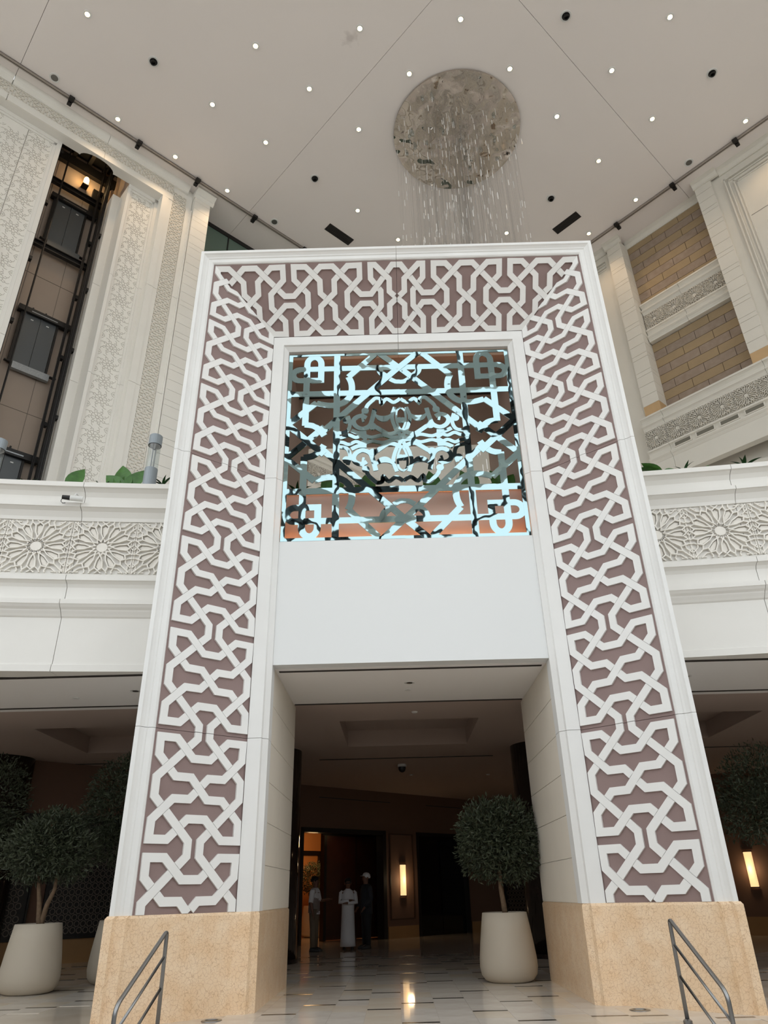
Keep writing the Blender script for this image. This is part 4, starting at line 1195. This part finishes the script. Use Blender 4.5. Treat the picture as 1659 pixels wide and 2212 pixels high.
# ------------------------------------------------------------------ balcony planting and lamps
def leaf_blade(l, wd, bend, n=7):
    mb = MB(); rows = []
    for i in range(n+1):
        t = i/n; w_ = wd*math.sin(PI*min(1, .06+t*.94)**.8)*.5 if i < n else .002
        x = bend*t*t*l; z = l*t*(1-.12*t)
        rows.append([(-w_, x-.12*w_, z), (-w_*.5, x+.03*w_, z), (0, x+.10*w_, z), (w_*.5, x+.03*w_, z), (w_, x-.12*w_, z)])
    return mb.strip(rows)
BL = [leaf_blade(.55, .26, .15).mesh('leaf', True), leaf_blade(.48, .24, .35).mesh('leaf', True)]
for me in BL: me.materials.append(MATS['big_leaf'])
SL = leaf_blade(.30, .06, .45).mesh('leaf', True); SL.materials.append(MATS['spike_leaf'])
def plant(label, loc, leaves, spiky, group):
    t = local_thing('spiky_plant' if spiky else 'broadleaf_plant', label, 'plant', group)
    for (az, tilt, roll_, s) in leaves:
        o = bpy.data.objects.new('leaf', SL if spiky else BL[int(abs(az)*7) % 2]); COL.objects.link(o); o.parent = t
        o.rotation_euler = (math.radians(tilt), math.radians(roll_), math.radians(az)); o.rotation_mode = 'XYZ'; o.scale = (s, s, s)
    t.location = loc
def fan(n, seed, spiky):
    r_ = random.Random(seed); out = []
    for k in range(n):
        out.append((360*k/n+r_.uniform(-20, 20), r_.uniform(-55, -20) if spiky else r_.uniform(-30, 20), r_.uniform(-25, 25), r_.uniform(.75, 1.1)))
    return out
plant('single upright broad leaf standing above the left parapet', (-5.75, 11.05, 7.78), [(20, 2, 24, 1.12)], False, 'balcony plants')
plant('clump of four broad leaves beside the grey post lamp', (-4.70, 11.05, 7.68), [(0, 0, -14, 1.35), (0, 5, -46, 1.15), (0, 5, 34, 1.2), (20, -5, 6, 1.0)], False, 'balcony plants')
plant('spiky plant right of the left post lamp', (-4.02, 11.05, 7.78), fan(7, 4, True), True, 'spiky balcony plants')
plant('small spiky plant between the two broadleaf plants', (-5.12, 11.05, 7.70), fan(6, 5, True), True, 'spiky balcony plants')
plant('spiky plant at the foot of the lift shaft', (-6.45, 11.05, 7.80), fan(8, 6, True), True, 'spiky balcony plants')
plant('low drooping broad leaf on the left parapet edge', (-5.50, 11.05, 7.75), [(80, -62, 0, .8)], False, 'balcony plants')
plant('low broad leaf just right of the portal', (4.95, 11.05, 7.72), [(80, -55, 0, 1.0), (110, -50, 10, .9), (0, 0, 62, .7)], False, 'balcony plants')
plant('spiky plant right of the portal beside a low leaf', (5.35, 11.05, 7.78), fan(6, 7, True), True, 'spiky balcony plants')
plant('short broad leaf at the middle of the right parapet', (5.75, 11.05, 7.72), [(30, 5, 30, .6)], False, 'balcony plants')
plant('spiky plant at the far right parapet end', (6.45, 11.05, 7.85), fan(8, 8, True), True, 'spiky balcony plants')
for i, (x, nm) in enumerate(((-1.60, 'leftmost'), (-1.0, 'leftmost'), (-.35, 'second from left'), (.85, 'third from right'), (1.5, 'second from right'), (2.1, 'rightmost'))):
    if i == 0: plant('spiky plant behind the lower left of the mirror screen', (x, 11.15, 7.62), fan(9, 20, True), True, 'spiky balcony plants')
    else: plant('broadleaf plant behind the mirror screen, %s' % nm, (x, 11.15, 7.55), [(0, 0, -30+12*i, .95), (10, 5, 20-9*i, 1.0), (-20, -8, 55-20*i, .85), (5, 3, -60+10*i, .8)], False, 'plants behind the mirror screen')
bed2 = obj('planting_bed', MB().box((XC-2.03, 11.02, 6.75), (XC+2.03, 11.4, 7.45)), 'soil'); tag(bed2, 'dark planting bed behind the mirror screen', 'planter')
bed = obj('planting_bed', MB().box((-9, 11.0, 6.75), (-3.4, 11.3, 7.62)).box((4.64, 11.0, 6.75), (9.5, 11.3, 7.62)), 'soil'); tag(bed, 'dark planting bed behind the balcony parapets', 'planter')
def post_lamp(label, x, y, z0):
    t = thing('post_lamp', label, 'lamp', (x, y, z0), 'grey balcony post lamps')
    c = (x, y, 0)
    obj('post', MB().lathe([(.115, z0), (.115, 8.02), (.10, 8.03), (0, 8.03)], c, 24, False), 'lamp_grey', t, smooth=False)
    obj('glass_tube', MB().lathe([(.108, 8.03), (.108, 8.52)], c, 24, False), 'clear_glass', t, smooth=True)
    obj('rod', MB().lathe([(.012, 8.03), (.012, 8.55)], (x-.02, y, 0), 8, False).lathe([(.012, 8.03), (.012, 8.55)], (x+.03, y, 0), 8, False), 'steel', t)
    hd = obj('head', MB().lathe([(.118, 8.52), (.118, 8.72), (.10, 8.735), (0, 8.735)], c, 24, False), 'lamp_grey', t)
    obj('reflector', MB().lathe([(.02, 8.44), (.105, 8.52)], c, 24, False), 'steel', hd, smooth=True)
post_lamp('grey post lamp with a glass tube beside the left of the portal', -4.2, 10.85, 6.75)
post_lamp('grey post lamp cut off by the left picture edge', -7.06, 10.85, 6.75)
post_lamp('grey post lamp half hidden behind the right of the portal', 4.5, 11.16, 6.75)
# small camera fixed under the left parapet cap
cx, cy, cz = -5.18, yref(-5.18)-.2, 7.09
t = thing('bullet_camera', 'small white and black bullet camera on the left balcony', 'camera', (cx, cy, cz))
obj('arm', MB().tube([(cx+.02, cy+.2, cz+.13), (cx+.02, cy+.05, cz+.12), (cx+.02, cy, cz+.04)], .012, 8), 'white_plastic', t)
obj('body', MB().tube([(cx-.03, cy-.02, cz+.0), (cx+.16, cy+.03, cz+.0)], .045, 14), 'white_plastic', t, smooth=False)
obj('lens_hood', MB().tube([(cx-.15, cy-.05, cz+.005), (cx-.03, cy-.02, cz)], [.035, .042], 14), 'black_plastic', t)
obj('cable', MB().tube([(cx-.15, cy-.04, cz-.01), (cx-.17, cy-.03, cz-.06), (cx-.15, cy, cz-.08), (cx-.13, cy+.05, cz-.05)], .006, 6), 'black_plastic', t)

# ------------------------------------------------------------------ stair handrails
def bend(a, b, c, r, n=6):
    a, b, c = Vector(a), Vector(b), Vector(c)
    p = b+(a-b).normalized()*r; q = b+(c-b).normalized()*r
    return [tuple((1-s)**2*p+2*s*(1-s)*b+s*s*q) for s in [i/n for i in range(n+1)]]
def handrail(label, xt, xb):
    t = thing('handrail', label, 'handrail', (xt, 8.85, 0), 'stair handrails')
    T = (xt, 8.85, .93); B_ = (xb, 8.12, .335); F0 = (xt, 8.85, 0.004); F1 = (xb, 8.12, -.35)
    obj('top_rail', MB().tube([F0] + bend(F0, T, B_, .05) + bend(T, B_, F1, .09) + [F1], .0215, 12), 'steel', t, smooth=True)
    lerp = lambda p, q, s: tuple(p[i]+(q[i]-p[i])*s for i in range(3))
    for z0, z1 in ((.70, .10), (.42, -.18)):
        obj('mid_rail', MB().tube([(xt, 8.85, z0), (xb, 8.12, z1)], .0145, 10), 'steel', t, smooth=True)
    obj('base_flange', MB().lathe([(.04, 0), (.045, .0), (.045, .03), (.022, .045)], (xt, 8.85, .004), 18, False), 'steel', t)
    obj('base_flange', MB().lathe([(.045, 0), (.045, .03), (.022, .045)], (xb, 8.12, -.35), 18, False), 'steel', t)
handrail('steel stair handrail in front of the left plinth', -2.48, -2.69)
handrail('steel stair handrail in front of the right plinth', 2.905, 3.08)

# ------------------------------------------------------------------ people
def skin_body(name, nodes, edges, m, parent):
    me = bpy.data.meshes.new(name); names = list(nodes)
    me.from_pydata([nodes[k][0] for k in names], [(names.index(a), names.index(b)) for a, b in edges], [])
    o = bpy.data.objects.new(name, me); COL.objects.link(o); o.parent = parent
    md = o.modifiers.new('skin', 'SKIN'); md.use_smooth_shade = True
    for i, k in enumerate(names):
        s = me.skin_vertices[0].data[i]; r = nodes[k][1]; s.radius = (r, r) if not isinstance(r, tuple) else r; s.use_root = (k == 'pelvis')
    sb = o.modifiers.new('subdivision', 'SUBSURF'); sb.levels = 2; sb.render_levels = 2
    me.materials.append(MATS[m]); return o
def part_of(t, nm, mb, m, smooth=True):
    me = mb.mesh(nm, smooth); me.materials.append(MATS[m]); o = bpy.data.objects.new(nm, me); COL.objects.link(o); o.parent = t; return o
def ell(mb, rows, n=16):                                 # stacked ellipses (x, y, z, rx, ry)
    return mb.strip([[(x+rx*math.cos(2*PI*k/n), y+ry*math.sin(2*PI*k/n), z) for k in range(n)] for x, y, z, rx, ry in rows], True, True)
def person(label, loc, rz, H, arms, build):
    t = local_thing('person', label, 'person', None)
    k = H/1.75
    N_ = dict(pelvis=((0, 0, .95), .125), waist=((0, 0, 1.10), .12), chest=((0, 0, 1.30), (.15, .12)), neckb=((0, 0, 1.46), .075), neck=((0, -.01, 1.52), .052), head0=((0, -.02, 1.60), .078), head1=((0, -.015, 1.68), .085), head2=((0, -.005, 1.735), .05), nose=((0, -.10, 1.63), .018))
    Ed = [('pelvis', 'waist'), ('waist', 'chest'), ('chest', 'neckb'), ('neckb', 'neck'), ('neck', 'head0'), ('head0', 'head1'), ('head1', 'head2'), ('head0', 'nose')]
    for s, nm in ((-1, 'l'), (1, 'r')):
        N_.update({'hip'+nm: ((s*.09, 0, .90), .095), 'knee'+nm: ((s*.10, -.01, .50), .06), 'ankle'+nm: ((s*.10, .01, .09), .042), 'toe'+nm: ((s*.12, -.14, .04), .036)})
        Ed += [('pelvis', 'hip'+nm), ('hip'+nm, 'knee'+nm), ('knee'+nm, 'ankle'+nm), ('ankle'+nm, 'toe'+nm)]
        sh_, el, wr_ = arms[nm]
        N_.update({'sh'+nm: (sh_, .06), 'el'+nm: (el, .043), 'wr'+nm: (wr_, .032)})
        Ed += [('chest', 'sh'+nm), ('sh'+nm, 'el'+nm), ('el'+nm, 'wr'+nm)]
        d = (Vector(wr_)-Vector(el)).normalized(); a = d.cross(Vector((0, 0, 1)))
        a = a.normalized() if a.length > .1 else Vector((1, 0, 0))
        palm = Vector(wr_)+d*.06
        N_['palm'+nm] = (tuple(palm), .03); Ed.append(('wr'+nm, 'palm'+nm))
        for f in range(4):
            q = palm+a*(.024*(f-1.5))+d*.05; q2 = q+d*(.045-.006*abs(f-1.5))-Vector((0, 0, .012))
            N_['f%d%s' % (f, nm)] = (tuple(q), .0095); N_['g%d%s' % (f, nm)] = (tuple(q2), .0085); Ed += [('palm'+nm, 'f%d%s' % (f, nm)), ('f%d%s' % (f, nm), 'g%d%s' % (f, nm))]
        q = palm-a*.05+d*.01; N_['th'+nm] = (tuple(q), .011); Ed.append(('palm'+nm, 'th'+nm))
    skin_body('body', N_, Ed, 'skin', t)
    build(t, N_)
    t.location = loc; t.rotation_euler = (0, 0, rz); t.scale = (k, k, k)
    return t
def sleeve(t, N_, nm, r0, r1, m, frac=1.0):
    a, b, c = (Vector(N_[x+nm][0]) for x in ('sh', 'el', 'wr'))
    a0 = a*.75+Vector((0, 0, a.z*.25))
    pts = [a0, a+(b-a)*.12, a+(b-a)*.5, b] if frac <= .5 else [a0, a+(b-a)*.12, a+(b-a)*.5, b, b+(c-b)*.5, c]
    n = len(pts); part_of(t, 'sleeve', MB().tube([tuple(p) for p in pts], [r0+(r1-r0)*i/(n-1) for i in range(n)], 12), m)
def shoes(t, m='shoe'):
    for s in (-1, 1): part_of(t, 'shoe', ell(MB(), [(s*.115, -.06, .0, .05, .15), (s*.115, -.06, .03, .052, .15), (s*.112, -.04, .07, .045, .12), (s*.105, 0, .11, .045, .06)]), m)
def hair(t, m='hair', cap=False):
    part_of(t, 'cap' if cap else 'hair', ell(MB(), [(0, .03, 1.64, .088, .085), (0, .02, 1.68, .102, .106), (0, .01, 1.73, .098, .102), (0, .005, 1.77, .066, .07), (0, 0, 1.785, .02, .02)]), m)
def trousers(t, m):
    for s in (-1, 1): part_of(t, 'trouser_leg', MB().tube([(s*.085, 0, .98), (s*.095, 0, .75), (s*.10, -.005, .5), (s*.105, .0, .10)], [.12, .105, .085, .07], 14), m)
def face(t):
    for s in (-1, 1):
        part_of(t, 'ear', ell(MB(), [(s*.092, .0, 1.60, .012, .02), (s*.096, .0, 1.64, .014, .026), (s*.092, .0, 1.67, .01, .018)], 8), 'skin')
        part_of(t, 'eye', ell(MB(), [(s*.033, -.088, 1.640, .014, .008), (s*.033, -.092, 1.648, .015, .009), (s*.033, -.088, 1.656, .013, .008)], 8), 'hair')
    part_of(t, 'mouth', ell(MB(), [(0, -.090, 1.574, .024, .008), (0, -.092, 1.58, .026, .009)], 8), 'cloth_dark')
folded = {'l': ((-.20, 0, 1.42), (-.24, -.05, 1.16), (.02, -.20, 1.20)), 'r': ((.20, 0, 1.42), (.24, -.05, 1.15), (-.03, -.21, 1.14))}
def robe(t, N_):
    part_of(t, 'robe', ell(MB(), [(0, 0, .07, .22, .20), (0, 0, .30, .205, .18), (0, 0, .7, .19, .155), (0, 0, 1.0, .18, .14), (0, 0, 1.2, .19, .14), (0, 0, 1.36, .20, .13), (0, 0, 1.44, .16, .11), (0, 0, 1.49, .075, .075), (0, 0, 1.51, .065, .065)], 20), 'thobe')
    sleeve(t, N_, 'l', .062, .048, 'thobe'); sleeve(t, N_, 'r', .062, .048, 'thobe'); shoes(t); hair(t); face(t)
    part_of(t, 'sunglasses', ell(MB(), [(0, -.05, 1.632, .085, .055), (0, -.05, 1.662, .085, .055)]), 'black_plastic')
person('man in a long white robe with folded arms and sunglasses', (-1.30, 21.4, 0), .15, 1.60, folded, robe)
talk = {'l': ((-.20, 0, 1.42), (-.27, .02, 1.14), (-.26, -.04, .90)), 'r': ((.20, 0, 1.42), (.25, -.06, 1.17), (.20, -.30, 1.20))}
def vest(t, N_):
    part_of(t, 'shirt', ell(MB(), [(0, 0, .86, .195, .145), (0, 0, 1.0, .185, .14), (0, 0, 1.2, .185, .135), (0, 0, 1.36, .195, .125), (0, 0, 1.44, .15, .105), (0, 0, 1.50, .07, .07)], 20), 'thobe')
    part_of(t, 'vest', ell(MB(), [(0, .012, .90, .205, .155), (0, .012, 1.05, .198, .152), (0, .012, 1.2, .198, .147), (0, .012, 1.38, .185, .135), (0, .02, 1.44, .145, .11)], 20), 'vest_grey')
    sleeve(t, N_, 'l', .08, .065, 'thobe', .5); sleeve(t, N_, 'r', .08, .065, 'thobe', .5); trousers(t, 'khaki'); shoes(t); hair(t); face(t)
person('man in a grey vest over a white shirt and khaki trousers', (-2.12, 20.85, 0), 1.35, 1.65, talk, vest)
down = {'l': ((-.20, 0, 1.42), (-.26, .02, 1.15), (-.22, -.14, .96)), 'r': ((.20, 0, 1.42), (.26, .02, 1.15), (.22, -.14, .96))}
def dark(t, N_):
    part_of(t, 'jacket', ell(MB(), [(0, 0, .80, .21, .16), (0, 0, 1.0, .20, .155), (0, 0, 1.2, .205, .15), (0, 0, 1.36, .21, .135), (0, 0, 1.44, .16, .115), (0, 0, 1.50, .08, .08)], 20), 'cloth_dark')
    sleeve(t, N_, 'l', .085, .055, 'cloth_dark'); sleeve(t, N_, 'r', .085, .055, 'cloth_dark'); trousers(t, 'cloth_black'); shoes(t); hair(t, 'thobe', True); face(t)
    part_of(t, 'cap_brim', ell(MB(), [(0, -.10, 1.695, .07, .065), (0, -.10, 1.703, .07, .065)]), 'thobe')
person('man in dark clothes and a white cap standing behind the robed man', (-.82, 21.45, 0), -1.1, 1.72, down, dark)
